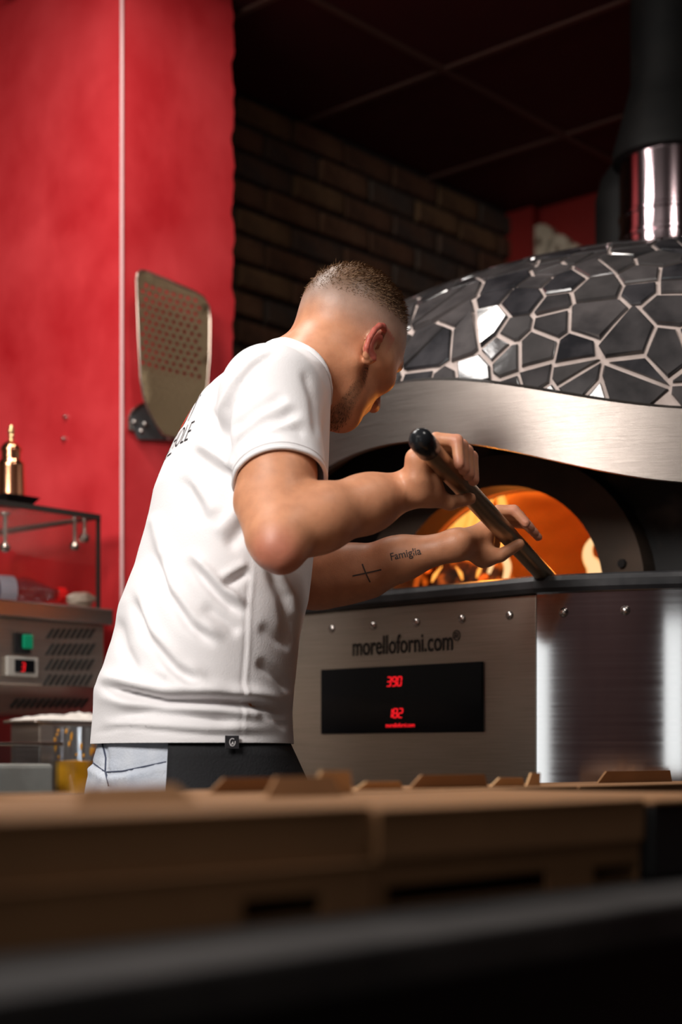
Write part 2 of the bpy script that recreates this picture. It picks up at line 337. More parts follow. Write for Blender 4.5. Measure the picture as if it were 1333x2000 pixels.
# ------------------------------------------------------------------ the oven
OC = Vector((0.768, 3.6, 0))
def O(p, q, z): return OC - U*p + V*q + UP*(H + z)
def OP(phi, r, z): return O(r*math.cos(phi), r*math.sin(phi), z)
oven = empty('pizza_oven', O(0, 0, FLOOR), 'round steel pizza oven with a dome of black broken stone tiles', 'oven')
DR, DP = 1.027, 0.981; DQ = math.sqrt(DR*DR - DP*DP)
def outline(off=0.0, n=96):
    """plan of the drum: flat front panel, round behind"""
    a = math.asin(DQ/DR); pts = [(DP + off, -DQ - off*.3), (DP + off, DQ + off*.3)]
    for k in range(1, n):
        t = a + (2*PI - 2*a)*k/n; pts.append(((DR + off)*math.cos(t), (DR + off)*math.sin(t)))
    return pts
def drum_ring(z0, z1, off=0.0):
    pts = outline(off)[1:] + outline(off)[:1]; n = len(pts); vs = []; fs = []
    for (p, q) in pts: vs += [O(p, q, z0), O(p, q, z1)]
    for k in range(n - 1): fs.append((2*k, 2*k+2, 2*k+3, 2*k+1))
    return vs, fs
RZ0, RZ1, DECK = 0.284, 0.316, 0.268
vs, fs = drum_ring(-0.75, RZ0); MB().add(vs, fs, True).build('drum_shell', M['drum'], oven)
fp = MB().box(O(DP - 0.008, 0, (RZ0 - 0.75)/2), (V, U, UP), (DQ, 0.010, (RZ0 + 0.75)/2), 0.002).build('front_panel', M['steel'], oven)
for k in range(8):                                     # rivets under the rim
    q = -0.385 + 0.1055*k
    if abs(q) < DQ - .01:
        c = O(DP + .002, q, 0.2505); ax = (V, UP, -U)
    else: continue
    MB().lathe(c, [(1e-4, .0055), (.0045, .005), (.007, .003), (.0085, 0)], 14, ax=ax).build('rivet', M['fitting'], fp)
for k in range(1, 8):
    for sg_ in (1, -1):
        t = sg_*(math.asin(DQ/DR) + 0.106/DR*(k - .55)); d = (-U*math.cos(t) + V*math.sin(t))
        MB().lathe(OP(t, DR, 0.2505), [(1e-4, .0055), (.0045, .005), (.007, .003), (.0085, 0)], 14, ax=(UP.cross(d), UP, d)).build('rivet', M['fitting'], oven)
MB().lathe(O(0, 0, FLOOR), [(0.001, 0.0), (0.90, 0.0), (0.90, 0.18), (0.001, 0.18)], 48).build('plinth', M['black'], oven)
pf = O(DP + .0025, 0, 0)
def panel_pt(x, y): return on_plane(x, y, pf, U)
a, b, c_, d_ = panel_pt(630, 1434), panel_pt(945, 1430), panel_pt(945, 1292), panel_pt(630, 1307)
qa, qb = (a - OC).dot(V), (b - OC).dot(V); za, zc = a.z - H, c_.z - H
dsp = MB().box(O(DP + .003, (qa + qb)/2, (za + zc)/2), (V, U, UP), ((qb - qa)/2, .004, (zc - za)/2), .001).build('display', M['screen'], oven)
SEG = {'0': 'abcdef', '1': 'bc', '2': 'abged', '3': 'abgcd', '4': 'fgbc', '5': 'afgcd', '6': 'afgedc', '7': 'abc', '8': 'abcdefg', '9': 'abcdfg'}
def seven_seg(txt, c, right, up, nrm, w, h, mat_, parent, name='led_digit'):
    for i, ch in enumerate(txt):
        m = MB(); cc = c + right*((i - (len(txt)-1)/2)*w*1.5); t = w*.12
        def bar(x0, y0, x1, y1):
            p0 = cc + right*(x0*w/2 + y0*h*.06) + up*(y0*h/2); p1 = cc + right*(x1*w/2 + y1*h*.06) + up*(y1*h/2); dr = (p1 - p0).normalized(); g = dr*(t*.8)
            m.box((p0+p1)/2 + nrm*.0006, (dr, nrm.cross(dr), nrm), ((p1-p0).length/2 - t*.5, t, .0006))
        S = {'a': (-1, 1, 1, 1), 'b': (1, 1, 1, 0), 'c': (1, 0, 1, -1), 'd': (-1, -1, 1, -1), 'e': (-1, 0, -1, -1), 'f': (-1, 1, -1, 0), 'g': (-1, 0, 1, 0)}
        for s in SEG[ch]: bar(*S[s])
        m.build(name, mat_, parent)
fr = O(DP + .0075, 0, 0)
seven_seg('390', on_plane(771, 1331, fr, U), V, UP, -U, .0085, .0165, M['led'], dsp)
seven_seg('182', on_plane(773, 1393, fr, U), V, UP, -U, .0085, .0165, M['led'], dsp)
def flat_text(txt, size, c, right, up, mat_, parent, name, sx=1.0, offset=0.0):
    vs, fs = text_verts(txt, size, sx, offset); return link(name, MB().add([c + right*x + up*y for x, y in vs], fs).mesh(name), mat_, parent)
flat_text('morelloforni.com', .0105, on_plane(782, 1420, fr, U), V, UP, M['led'], dsp, 'led_lettering', 0.95, .0003)
ft = O(DP + .0032, 0, 0)
lt = flat_text('morelloforni.com', .0495, on_plane(784, 1275, ft, U), V, UP, M['ink'], oven, 'lettering', 0.70, .0006)
flat_text('®', .026, on_plane(892, 1251, ft, U), V, UP, M['ink'], lt, 'registered_mark', 0.9, .0002)
# rim: a bullnose running round the drum
sec = [(-.30, RZ1 - .004), (.004, RZ1), (.016, RZ1 - .004), (.021, RZ1 - .012), (.020, RZ0 + .008), (.014, RZ0 + .001), (-.01, RZ0)]
rp_ = MB(); vs = []; fs = []; m_ = len(sec); cnt = None
for (of, zz) in sec[1:]:
    ring = outline(of + .0, 120); cnt = len(ring); vs += [O(p, q, zz) for p, q in ring]
for s_ in range(m_ - 2):
    for k in range(cnt): j = (k+1) % cnt; fs.append((s_*cnt + k, s_*cnt + j, (s_+1)*cnt + j, (s_+1)*cnt + k))
rp_.add(vs, fs, False).build('rim', M['rim'], oven)
ring = outline(-.02, 120); MB().prism([O(p, q, DECK - .012) for p, q in ring], UP*.012).build('deck', M['black'], oven)
ri = outline(-.03, 120); ro = outline(.004, 120); n = len(ri)
MB().add([O(p, q, RZ1) for p, q in ro] + [O(p, q, RZ1) for p, q in ri] + [O(p, q, DECK) for p, q in ri], [(k, (k+1) % n, n + (k+1) % n, n + k) for k in range(n)] + [(n + k, n + (k+1) % n, 2*n + (k+1) % n, 2*n + k) for k in range(n)]).build('rim_ledge', M['rim'], oven)
# steel band that arches over the mouth
def hump(phi):
    d = abs((math.degrees(phi) + 1.0 + 180) % 360 - 180); return 0.5*(1 + math.cos(PI*min(d, 36.5)/36.5))
def zb(phi): return .466 + .120*hump(phi)
def zt(phi): return .591 + .104*hump(phi)
n = 240; bm_ = MB()
sect = lambda t: ((1.0, zb(t)), (1.0, zt(t)), (.986, zt(t)), (.986, zb(t)))
for q in range(4):                                     # four strips with crisp edges
    vs = []
    for k in range(n):
        t = 2*PI*k/n; s4 = sect(t)
        for (r, zz) in (s4[q], s4[(q+1) % 4]): vs.append(OP(t, r, zz))
    bm_.add(vs, [(2*k, 2*((k+1) % n), 2*((k+1) % n)+1, 2*k+1) for k in range(n)], True)
bm_.build('steel_band', M['band'], oven)
DZ, DA, DC = .555, .980, .556                           # dome: base height, radius, rise
vs = []; fs = []
for k in range(n):
    t = 2*PI*k/n
    for (r, zz) in ((.992, zt(t) + .0025), (.985, zt(t) + .008), (.945, zt(t) + .004)): vs.append(OP(t, r, zz))
for k in range(n):
    j = (k+1) % n
    for q in range(2): fs.append((k*3+q, j*3+q, j*3+q+1, k*3+q+1))
MB().add(vs, fs, True).build('dome_trim', M['trim'], oven)
# lining of the hood, facade, arch frame, tunnel, chamber
vs = []; fs = []
for k in range(n):
    t = 2*PI*k/n
    for (r, zz) in ((.985, zb(t) + .004), (.93, zb(t) + .03), (.90, .66), (.3, .70)): vs.append(OP(t, r, zz))
for k in range(n):
    j = (k+1) % n
    for q in range(3): fs.append((k*4+q, j*4+q, j*4+q+1, k*4+q+1))
MB().add(vs, fs, True).build('hood_lining', M['black'], oven)
AW, AB, AT = .263, .300, .543                           # mouth: half width, spring line, crown
def arch_pts(w, top, n=36, z0=DECK):
    pts = [(-w, z0)]
    for k in range(n + 1):
        t = PI - PI*k/n; pts.append((w*math.cos(t), AB + (top - AB)*math.sin(t)**0.92))
    pts.append((w, z0)); return pts
FPp = .655
ai = arch_pts(AW, AT); ow = [( -.70, DECK)] + [(-.70 + 1.4*k/36, .70) for k in range(37)] + [(.70, DECK)]
ow = [ow[0]] + [(x, .70) for x, _ in ow[1:-1]] + [ow[-1]]
vs = [O(FPp, q, z) for q, z in ai] + [O(FPp, q, z) for q, z in ow]; k0 = len(ai)
MB().add(vs, [(k, k+1, k0+k+1, k0+k) for k in range(k0 - 1)]).build('facade', M['worn'], oven)
ao = arch_pts(.352, .605); vs = []; fs = []
for pts, p in ((ai, FPp + .045), (ao, FPp + .045), (ao, FPp), (ai, FPp - .02)):
    vs += [O(p, q, z) for q, z in pts]
for s_ in range(3):
    for k in range(k0 - 1): fs.append((s_*k0+k, s_*k0+k+1, (s_+1)*k0+k+1, (s_+1)*k0+k))
for k in range(k0 - 1): fs.append((3*k0+k, 3*k0+k+1, k+1, k))
MB().add(vs, fs).build('arch_frame', M['arch'], oven)
vs = [O(FPp - .01, q*1.02, z*1.0 + .002) for q, z in ai] + [O(.61, q*1.02, z + .002) for q, z in ai]
MB().add(vs, [(k, k+1, k0+k+1, k0+k) for k in range(k0 - 1)], True).build('mouth_reveal', M['firebrick'], oven)
vs = [O(.61, q*1.02, z) for q, z in ai] + [O(.61, q*.86, z - .03 if z > .5 else z) for q, z in ow]
MB().add(vs, [(k, k+1, k0+k+1, k0+k) for k in range(k0 - 1)]).build('chamber_front', M['firebrick'], oven)
vs = []; fs = []; n1, n2 = 72, 22; CR = .84
for k in range(n1):
    for q in range(n2 + 1):
        t = 2*PI*k/n1; e = PI/2*q/n2; vs.append(OP(t, CR*math.cos(e) + 1e-4, DECK + .41*math.sin(e)))
for k in range(n1):
    for q in range(n2):
        j = (k+1) % n1; f = (k*(n2+1)+q, j*(n2+1)+q, j*(n2+1)+q+1, k*(n2+1)+q+1)
        c = sum((Vector(vs[i]) for i in f), Vector())/4; d = c - OC
        if -d.dot(U) > .60: continue
        fs.append(f)
MB().add(vs, fs, True).build('fire_chamber', M['firebrick'], oven)
MB().lathe(O(0, 0, DECK + .0005), [(1e-4, .003), (.61, .003)], 48).build('hearth', M['firebrick'], oven)
# small bolt on the arch frame
MB().lathe(on_plane(1217, 1101, O(FPp + .046, 0, 0), U), [(1e-4, .006), (.008, .006), (.009, 0)], 12, ax=(V, UP, -U)).build('bolt', M['slot'], oven)
# dome shell (grout) and broken stone tiles
tt = np.linspace(0, PI/2, 400); rr = DA*np.sin(tt); zz_ = DC*np.maximum(np.cos(tt), 0)**.8
LL = np.concatenate([[0], np.cumsum(np.hypot(np.diff(rr), np.diff(zz_)))]); LMAX = LL[-1]
def dome_pt(x, y, off=0.0):
    L = min(math.hypot(x, y), LMAX); th = math.atan2(y, x); t = float(np.interp(L, LL, tt))
    r_, z_ = float(np.interp(L, LL, rr)), float(np.interp(L, LL, zz_)); L0, L1 = max(L - .01, 0), min(L + .01, LMAX)
    nx, nz = -(float(np.interp(L1, LL, zz_)) - float(np.interp(L0, LL, zz_))), float(np.interp(L1, LL, rr)) - float(np.interp(L0, LL, rr)); l = math.hypot(nx, nz)
    return OP(th, r_ + off*nx/l, DZ + z_ + off*nz/l)
vs = []; fs = []; n1, n2 = 120, 48
for k in range(n1):                                    # the shell stops behind the steel band
    t = 2*PI*k/n1; zl = max(0.0, (zt(t) - .03 - DZ)/DC)
    for q in range(n2 + 1):
        zr_ = zl + (1 - zl)*(1 - (1 - q/n2)**2); e = math.acos(min(1, zr_**1.25)); vs.append(OP(t, DA*math.sin(e) + 1e-4, DZ + DC*zr_))
for k in range(n1):
    for q in range(n2): j = (k+1) % n1; fs.append((k*(n2+1)+q, j*(n2+1)+q, j*(n2+1)+q+1, k*(n2+1)+q+1))
dome = MB().add(vs, fs, True).build('dome', M['grout'], oven)
rd = random.Random(11); pts = []
tries = 0
while len(pts) < 900 and tries < 60000:
    tries += 1
    L = LMAX*math.sqrt(rd.random()); th = rd.uniform(-PI, PI); x, y = L*math.cos(th), L*math.sin(th)
    dm = rd.choice((.035, .05, .07, .09, .115))
    if all((x-a)**2 + (y-b)**2 > (.5*(dm + e))**2 for a, b, e in pts): pts.append((x, y, dm))
def clip(poly, nx, ny, c):
    out = []
    for i in range(len(poly)):
        a, b = poly[i], poly[(i+1) % len(poly)]; da = a[0]*nx + a[1]*ny - c; db = b[0]*nx + b[1]*ny - c
        if da <= 0: out.append(a)
        if (da < 0 < db) or (db < 0 < da): s = da/(da - db); out.append((a[0] + (b[0]-a[0])*s, a[1] + (b[1]-a[1])*s))
    return out
arr = np.array([(a, b) for a, b, _ in pts]); cells = []
G = .0035
for i, (x, y, dm) in enumerate(pts):
    poly = [(x-.2, y-.2), (x+.2, y-.2), (x+.2, y+.2), (x-.2, y+.2)]
    ds = np.hypot(arr[:, 0]-x, arr[:, 1]-y); order = np.argsort(ds)[1:22]
    for j in order:
        dx, dy = arr[j, 0]-x, arr[j, 1]-y; l = ds[j]; g = G + rd.uniform(-.0012, .0022)
        poly = clip(poly, dx/l, dy/l, (x*dx + y*dy)/l + l*dm/(dm + pts[j][2])*.6 + l*.2 - g)
        if len(poly) < 3: break
    if len(poly) < 3: continue
    if rd.random() < (.85 if dm > .08 else .3) and len(poly) >= 4 and dm > .04:    # break the tile into two shards
        i0 = rd.randrange(len(poly)); i1 = (i0 + len(poly)//2) % len(poly); a, b = poly[i0], poly[i1]
        b = tuple(.7*b[k] + .3*poly[(i1+1) % len(poly)][k] for k in (0, 1))
        nx, ny = -(b[1]-a[1]), b[0]-a[0]; l = math.hypot(nx, ny) or 1; nx /= l; ny /= l; c = a[0]*nx + a[1]*ny
        cells += [q for q in (clip(poly, nx, ny, c - G), clip(poly, -nx, -ny, -c - G)) if len(q) >= 3]
    else: cells.append(poly)
def dedupe(p):
    out = []
    for q in p:
        if not out or math.hypot(q[0]-out[-1][0], q[1]-out[-1][1]) > .003: out.append(q)
    if len(out) > 1 and math.hypot(out[0][0]-out[-1][0], out[0][1]-out[-1][1]) < .003: out.pop()
    return out
ranked = []
for p in cells:
    p = dedupe(p)
    if len(p) < 3: continue
    A = abs(sum(p[i][0]*p[(i+1) % len(p)][1] - p[(i+1) % len(p)][0]*p[i][1] for i in range(len(p))))/2
    if A < .00018: continue
    cx_, cy_ = sum(q[0] for q in p)/len(p), sum(q[1] for q in p)/len(p)
    if math.hypot(cx_, cy_) > LMAX - .004: continue
    w = dome_pt(cx_, cy_); nrm = (dome_pt(cx_, cy_, .1) - w).normalized(); vd = (Vector((0, 0, H)) - w).normalized(); th = math.atan2(cy_, cx_)
    if min(dome_pt(*q).z for q in p) - H < zb(th) + .012: continue
    vis = A*max(nrm.dot(vd), .0) if w.z - H > zt(th) - .05 else 0
    ranked.append((vis, p, (cx_, cy_), nrm))
ranked.sort(key=lambda r: -r[0])
def tile_geo(p, c, nrm):
    m = len(p); tx, ty = rd.uniform(-.02, .02), rd.uniform(-.02, .02); e1 = nrm.orthogonal().normalized(); e2 = nrm.cross(e1); cw = dome_pt(*c, .0055)
    base = [dome_pt(x, y, -.002) for x, y in p]; mid = [dome_pt(x, y, .0038) for x, y in p]
    nn = (nrm + e1*tx + e2*ty).normalized(); top = []
    for w in mid:
        w2 = w + (cw - w)*min(.18, .0035/max((cw - w).length, .001)); top.append(w2 - nn*((w2 - cw).dot(nn)))
    vs = base + mid + top; fs = [tuple(2*m + k for k in range(m))]
    for s_ in (0, 1): fs += [(s_*m+k, s_*m+(k+1) % m, (s_+1)*m+(k+1) % m, (s_+1)*m+k) for k in range(m)]
    return vs, fs
rest = MB(); cnt = 0
for vis, p, c, nrm in ranked:
    vs, fs = tile_geo(p, c, nrm)
    if vis > 0 and cnt < 300: MB().add(vs, fs).build('tile', rd.choice(M['stone']), dome); cnt += 1
    else: rest.add(vs, fs)
tag(rest.build('tiles_behind', M['stone'][0], dome), kind='stuff')
# flue: polished pipe on the crown, black duct behind it, black cowl above
fl = MB().lathe(O(0, 0, 0), [(.150, 1.095), (.150, 1.112), (.118, 1.125), (.114, 1.148), (.114, 1.205), (.117, 1.208), (.117, 1.218), (.114, 1.221), (.114, 1.255), (.1165, 1.258), (.1165, 1.266), (.114, 1.269), (.114, 1.395)], 64).build('flue_pipe', M['chrome'], oven)
MB().lathe(O(0, 0, 0), [(.114, 1.393), (.130, 1.397), (.130, 1.42), (.10, 1.53), (.088, 1.58), (.088, 1.845)], 48).build('flue_cowl', M['black'], oven)
MB().lathe(O(-.06, -.15, 0), [(.075, 1.0), (.075, 1.36), (.062, 1.41), (.02, 1.47), (1e-4, 1.475)], 32).build('side_duct', M['black'], oven)

# firewood, embers and flames in the chamber
def log_obj(a, b, r, seed):
    rg = random.Random(seed); n = 9; pts = [a.lerp(b, i/n) + Vector((rg.uniform(-1, 1), rg.uniform(-1, 1), rg.uniform(-1, 1)))*.005 for i in range(n+1)]
    lg = empty('firewood_log', (a+b)/2)
    MB().tube(pts, [r*rg.uniform(.88, 1.1) for _ in pts], 11).build('bark', M['char'], lg)
    d = (b - a).normalized(); e1 = d.orthogonal().normalized(); e2 = d.cross(e1)
    for k in range(22):
        t = rg.uniform(.03, .97); an = rg.uniform(0, 2*PI); c = a.lerp(b, t); w = e1*math.cos(an) + e2*math.sin(an); tn = d.cross(w)
        l1, l2 = rg.uniform(.006, .02), rg.uniform(.004, .010); cc = c + w*(r*.99)
        q = [cc + d*(l1*math.cos(s)*rg.uniform(.6, 1)) + tn*(l2*math.sin(s)*rg.uniform(.6, 1)) + w*(.003 - .006*abs(math.sin(s))*l2/.01*.3) for s in [2*PI*i/7 for i in range(7)]]
        MB().prism(q, w*.002).build('glowing_ember', M['ember'], lg)
    return lg
LZ = DECK + .003
def lg_at(x0, y0, Y0, x1, y1, Y1, r, seed, label):
    tag(log_obj(P(x0, y0, Y0), P(x1, y1, Y1), r, seed), label, 'log', 'burning logs')
lg_at(772, 1132, 3.42, 1000, 1124, 3.34, .040, 1, 'charred glowing log on top of the burning pile, its round end to the pole')
lg_at(790, 1142, 3.66, 960, 1140, 3.62, .041, 2, 'charred log burning behind the topmost log')
lg_at(780, 1205, 3.42, 985, 1202, 3.34, .031, 3, 'charred log at the bottom of the burning pile by the oven mouth')
lg_at(800, 1224, 3.66, 980, 1222, 3.62, .033, 4, 'charred log at the bottom back of the burning pile')
fire = empty('fire', P(880, 1160, 3.5), 'orange wood fire flaring up inside the oven mouth', 'fire')
def flame(pts, rad, mt, flat=.5):
    n = 14; m = MB(); c = [Vector(p) for p in pts]; 
    def cat(t):
        k = t*(len(c)-1); i = min(int(k), len(c)-2); f = k - i
        p0, p1, p2, p3 = c[max(i-1, 0)], c[i], c[i+1], c[min(i+2, len(c)-1)]
        return .5*((2*p1) + (p2-p0)*f + (2*p0-5*p1+4*p2-p3)*f*f + (3*p1-p0-3*p2+p3)*f**3)
    ps = [cat(i/24) for i in range(25)]
    rs = [max(.0012, float(np.interp(i/24, np.linspace(0, 1, len(rad)), rad))) for i in range(25)]
    m.tube(ps, rs, n); return m.build('flame', mt, fire)
rf = random.Random(21)
for (x, y, Y, hgt, r, lean) in [(800, 1100, 3.55, 70, .022, 20), (830, 1090, 3.45, 110, .030, 15), (862, 1085, 3.60, 150, .034, 20), (890, 1085, 3.5, 120, .028, 25), (915, 1085, 3.62, 160, .032, 10), (945, 1090, 3.55, 120, .026, 20),
                               (975, 1100, 3.4, 70, .014, 12), (845, 1080, 3.75, 150, .035, 30), (925, 1080, 3.75, 130, .03, 40), (815, 1075, 3.50, 75, .020, 28), (980, 1085, 3.66, 150, .022, -14), (880, 1060, 3.42, 95, .016, 24)]:
    pp = [P(x, y + 30, Y), P(x - 6, y - hgt*.3, Y), P(x + lean*.3 + rf.uniform(-8, 8), y - hgt*.65, Y + rf.uniform(-.03, .03)), P(x + lean, y - hgt, Y)]
    flame(pp, [r*.7, r, r*.6, .001], M['flame'])
flame([P(985, 1142, 3.26), P(992, 1105, 3.25), P(975, 1075, 3.26), P(955, 1068, 3.27)], [.006, .009, .009, .002], M['flame_hot'])
flame([P(955, 1120, 3.27), P(962, 1095, 3.27), P(952, 1075, 3.27)], [.004, .006, .001], M['flame_hot'])
for (x, y, l_, s_) in ((850, 1124, 18, 14), (900, 1120, 13, -9), (936, 1116, 24, 10)): flame([P(x - s_*.4, y + 12, 3.29), P(x, y, 3.28), P(x + s_, y - l_, 3.29)], [.002, .0045, .001], M['flame'])
flame([P(1166, 1150, 3.12), P(1163, 1112, 3.12), P(1150, 1090, 3.12), P(1150, 1070, 3.12), P(1160, 1052, 3.12)], [.016, .019, .013, .010, .006], M['flame_hot'])
def point(name, loc, e, c, r):
    l = bpy.data.lights.new(name, 'POINT'); l.energy = e; l.color = c; l.shadow_soft_size = r; o = bpy.data.objects.new(name, l); COL.objects.link(o); o.location = loc
point('fire_light', P(870, 1010, 3.58), 85.0, (1.0, 0.31, 0.036), .09)
point('fire_light', P(1150, 1075, 3.28), 4.0, (1.0, 0.32, 0.05), .03)

# ------------------------------------------------------------------ prep counter and cooled glass case on the left
tag(MB().ubox(.7, 2.2, -3.15, -2.42, FLOOR, -.115).ubox(.68, 2.2, -3.17, -2.40, -.115, -.08, .004).build('prep_counter', M['case']), 'steel prep counter under the glass display case', 'counter')
CU, CV = 2.184, -2.657
def case_pt(x, y, off=0.0): return on_plane(x, y, UV(0, CV + off, 0), V)
case = empty('display_case', UV(1.6, CV - .2, .1), 'cooled glass display case with louvred steel housing and dark glass edges', 'display case')
Z0, Z1, Z2, Z3, Z4 = .096, .153, .292, .329, .529
MB().ubox(.75, CU - .002, CV - .40, CV, Z1, Z2, .003).build('housing', M['case'], case)
MB().ubox(.75, CU + .012, CV - .41, CV + .016, Z2, Z3, .004).build('top_ledge', M['fitting'], case)
MB().prism([UV(.75, CV - .002, Z1), UV(.75, CV - .40, Z1), UV(.75, CV - .40, Z0), UV(.75, CV - .055, Z0)], U*(CU - .752)).build('skirt', M['case'], case)
for a in (.82, 2.12):
    for b in (CV - .36, CV - .09): MB().lathe(UV(a, b, -.08), [(1e-4, 0), (.02, 0), (.016, .02), (.016, Z0 + .08)], 14).build('foot', M['slot'], case)
gx = CU - .012
for (a0, a1, b0, b1, z0, z1, nm) in ((.78, gx, CV - .012, CV - .006, Z3, Z4, 'glass_front'), (gx - .006, gx, CV - .38, CV - .012, Z3, Z4, 'glass_end'), (.78, gx, CV - .385, CV - .006, Z4, Z4 + .006, 'glass_top'), (.78, gx, CV - .386, CV - .380, Z3, Z4, 'glass_back')):
    MB().ubox(a0, a1, b0, b1, z0, z1).build(nm, M['glass'], case)
MB().ubox(.78, gx + .002, CV - .010, CV - .002, Z4 - .003, Z4 + .008).build('edge_trim', M['trim'], case)
MB().ubox(gx - .003, gx + .003, CV - .390, CV - .006, Z4 - .002, Z4 + .007).build('edge_trim', M['trim'], case)
MB().ubox(gx - .005, gx + .003, CV - .011, CV - .004, Z3, Z4).build('edge_trim', M['trim'], case)
MB().ubox(gx - .004, gx + .003, CV - .390, CV - .384, Z3, Z4).build('edge_trim', M['trim'], case)
for x in (10, 146):                                    # clamps that carry the top pane
    p = case_pt(x, 1012, -.05); f = MB()
    f.lathe(p, [(1e-4, .012), (.011, .012), (.011, .006), (.005, .004), (.004, -.05), (.009, -.054), (.0125, -.062), (.009, -.071), (1e-4, -.073)], 18)
    f.build('glass_clamp', M['fitting'], case)
p = case_pt(143, 1016, -.04); q = case_pt(0, 1036, -.20)
MB().tube([p, q], .0035, 8).build('stay_rod', M['fitting'], case)
p = case_pt(165, 1015, -.03); MB().lathe(p, [(1e-4, .01), (.004, .01), (.004, -.03), (.010, -.033), (.0125, -.042), (.009, -.05), (1e-4, -.052)], 16).build('glass_clamp', M['fitting'], case)
def slots(rows, off, nrm, upv):
    for (x0, x1, y0, y1, n) in rows:
        for k in range(n):
            x = x0 + (x1 - x0)*k/(n - 1); dx = (y1 - y0)*.62; w = 5.5
            pl = [case_pt(x - dx/2 - w/2, y1, off), case_pt(x - dx/2 + w/2, y1, off), case_pt(x + dx/2 + w/2, y0, off), case_pt(x + dx/2 - w/2, y0, off)]
            MB().prism(pl, V*.0012).build('louvre', M['slot'], case)
            pl2 = [q + U*.006 for q in pl]; MB().prism([pl[1], pl[1] + U*.002, pl[2] + U*.002, pl[2]], V*.004).build('louvre_lip', M['case'], case)
slots([(98, 178, 1228, 1247, 8), (97, 177, 1257, 1280, 8), (96, 176, 1287, 1309, 8), (92, 173, 1317, 1339, 8)], .0, V, UP)
sk_n = (V*.057 + UP*(-.055)).normalized()
def skirt_pt(x, y): return on_plane(x, y, UV(1.5, CV + .0005, Z1), (V*.057 - UP*.053).normalized())
for k in range(12):
    x = 28 + 12.4*k; pl = [skirt_pt(x - 9, 1383), skirt_pt(x - 4, 1383), skirt_pt(x + 10, 1365), skirt_pt(x + 5, 1365)]
    MB().prism(pl, sk_n*.0015).build('louvre', M['slot'], case)
def panel(x0, x1, y0, y1, d, mt, nm, par, bev=.002, base=0.0):
    a, b = case_pt(x0, y1), case_pt(x1, y0); ua, ub = a.dot(U), b.dot(U)
    zm = (case_pt((x0+x1)/2, y1).z, case_pt((x0+x1)/2, y0).z)
    return MB().box(UV((ua+ub)/2, CV + base + d/2, (zm[0]+zm[1])/2 - H), (U, V, UP), (abs(ub-ua)/2, d/2, abs(zm[1]-zm[0])/2), bev).build(nm, mt, par)
sw = panel(27, 57, 1236, 1277, .008, M['tray'], 'switch', case); panel(38, 57, 1240, 1268, .008, M['green'], 'rocker', sw, .003, .008)
cd = panel(9, 70, 1283, 1322, .010, M['grey_plastic'], 'controller', case, .003); panel(23, 61, 1289, 1314, .0025, M['screen'], 'screen', cd, .0005, .010)
seven_seg('3', case_pt(45, 1303, .0128), U, UP, V, .0075, .017, M['led'], cd)
# bottle lying in the case, pouch beside it
bt = empty('water_bottle', case_pt(80, 1185, -.15), 'clear plastic water bottle with red cap lying in the glass case', 'bottle')
c0 = case_pt(127, 1163, -.10); c0.z = H + Z3 + .036; ax = (U*.97 + V*.24).normalized(); e1 = ax.cross(UP).normalized()
bx = (e1, UP, -ax)
MB().lathe(c0, [(1e-4, 0), (.015, .0), (.0165, .002), (.0165, .018), (.014, .019)], 28, ax=bx).build('cap', M['redcap'], bt)
MB().lathe(c0, [(.012, .018), (.0125, .030), (.022, .055), (.032, .085), (.034, .10), (.032, .115), (.034, .125), (.034, .16), (.031, .17), (.034, .18), (.034, .25), (.028, .262), (1e-4, .258)], 28, ax=bx).build('bottle_body', M['bottle'], bt)
MB().lathe(c0, [(.0345, .126), (.0345, .165)], 28, ax=bx).build('bottle_label', mat('bottle_label', (.30, .33, .42), .5), bt)
def crumple(name, c, s, mt, seed, label, cat, n=14):
    rg = np.random.RandomState(seed); bm = bmesh.new(); bmesh.ops.create_icosphere(bm, subdivisions=3, radius=1)
    D = rg.normal(size=(14, 3)); D /= np.linalg.norm(D, axis=1)[:, None]
    for w in bm.verts:
        v_ = np.array(w.co); k = 1 + .22*np.sin(4*(D @ v_)*2 + rg.uniform(0, 6, 14)*0).mean()*2 - .25*abs((D[:5] @ v_)).min()
        w.co = Vector(c) + Vector((v_[0]*s[0], v_[1]*s[1], v_[2]*s[2]))*float(k)
    me = bpy.data.meshes.new(name); bm.to_mesh(me); bm.free(); return tag(link(name, me, mt, None, False), label, cat)
c = case_pt(157, 1178, -.07); crumple('pouch', (c.x, c.y, H + Z3 + .024), (.034, .028, .019), mat('grey_film', (.42, .38, .33), .35), 4, 'small crumpled grey pouch beside the red bottle cap', 'pouch')
# copper mill on a black dish on top of the case
mc = case_pt(22, 985, -.06); mz = Z4 + .006
tr = MB(); n = 4; prof = [(1e-4, .0), (.040, .0), (.062, .020), (.059, .021), (.038, .005), (1e-4, .005)]
tr.lathe((mc.x, mc.y, H + mz + .001), prof, 4, ax=((U + V).normalized(), (V - U).normalized(), UP)); o = tr.build('black_dish', M['tray'])
for f in o.data.polygons: f.use_smooth = False
tag(o, 'square black dish under the copper mill', 'dish')
ml = empty('copper_mill', (mc.x, mc.y, H + mz + .007), 'polished copper mill with domed lid and brass finial', 'mill')
b0 = (mc.x, mc.y, H + mz + .0065); ML = 1.0
MB().lathe(b0, [(1e-4, 0), (.031, 0), (.031, .006), (.0285, .009), (.0285, .012), (.030, .013), (.028, .080), (.0285, .086), (.026, .090), (.024, .094)], 40).build('mill_body', M['copper'], ml)
MB().lathe(b0, [(.0235, .093), (.0205, .096), (.0205, .112), (.023, .114), (.023, .118), (.021, .123), (.016, .130), (.009, .134), (.007, .136)], 40).build('mill_lid', M['copper'], ml)
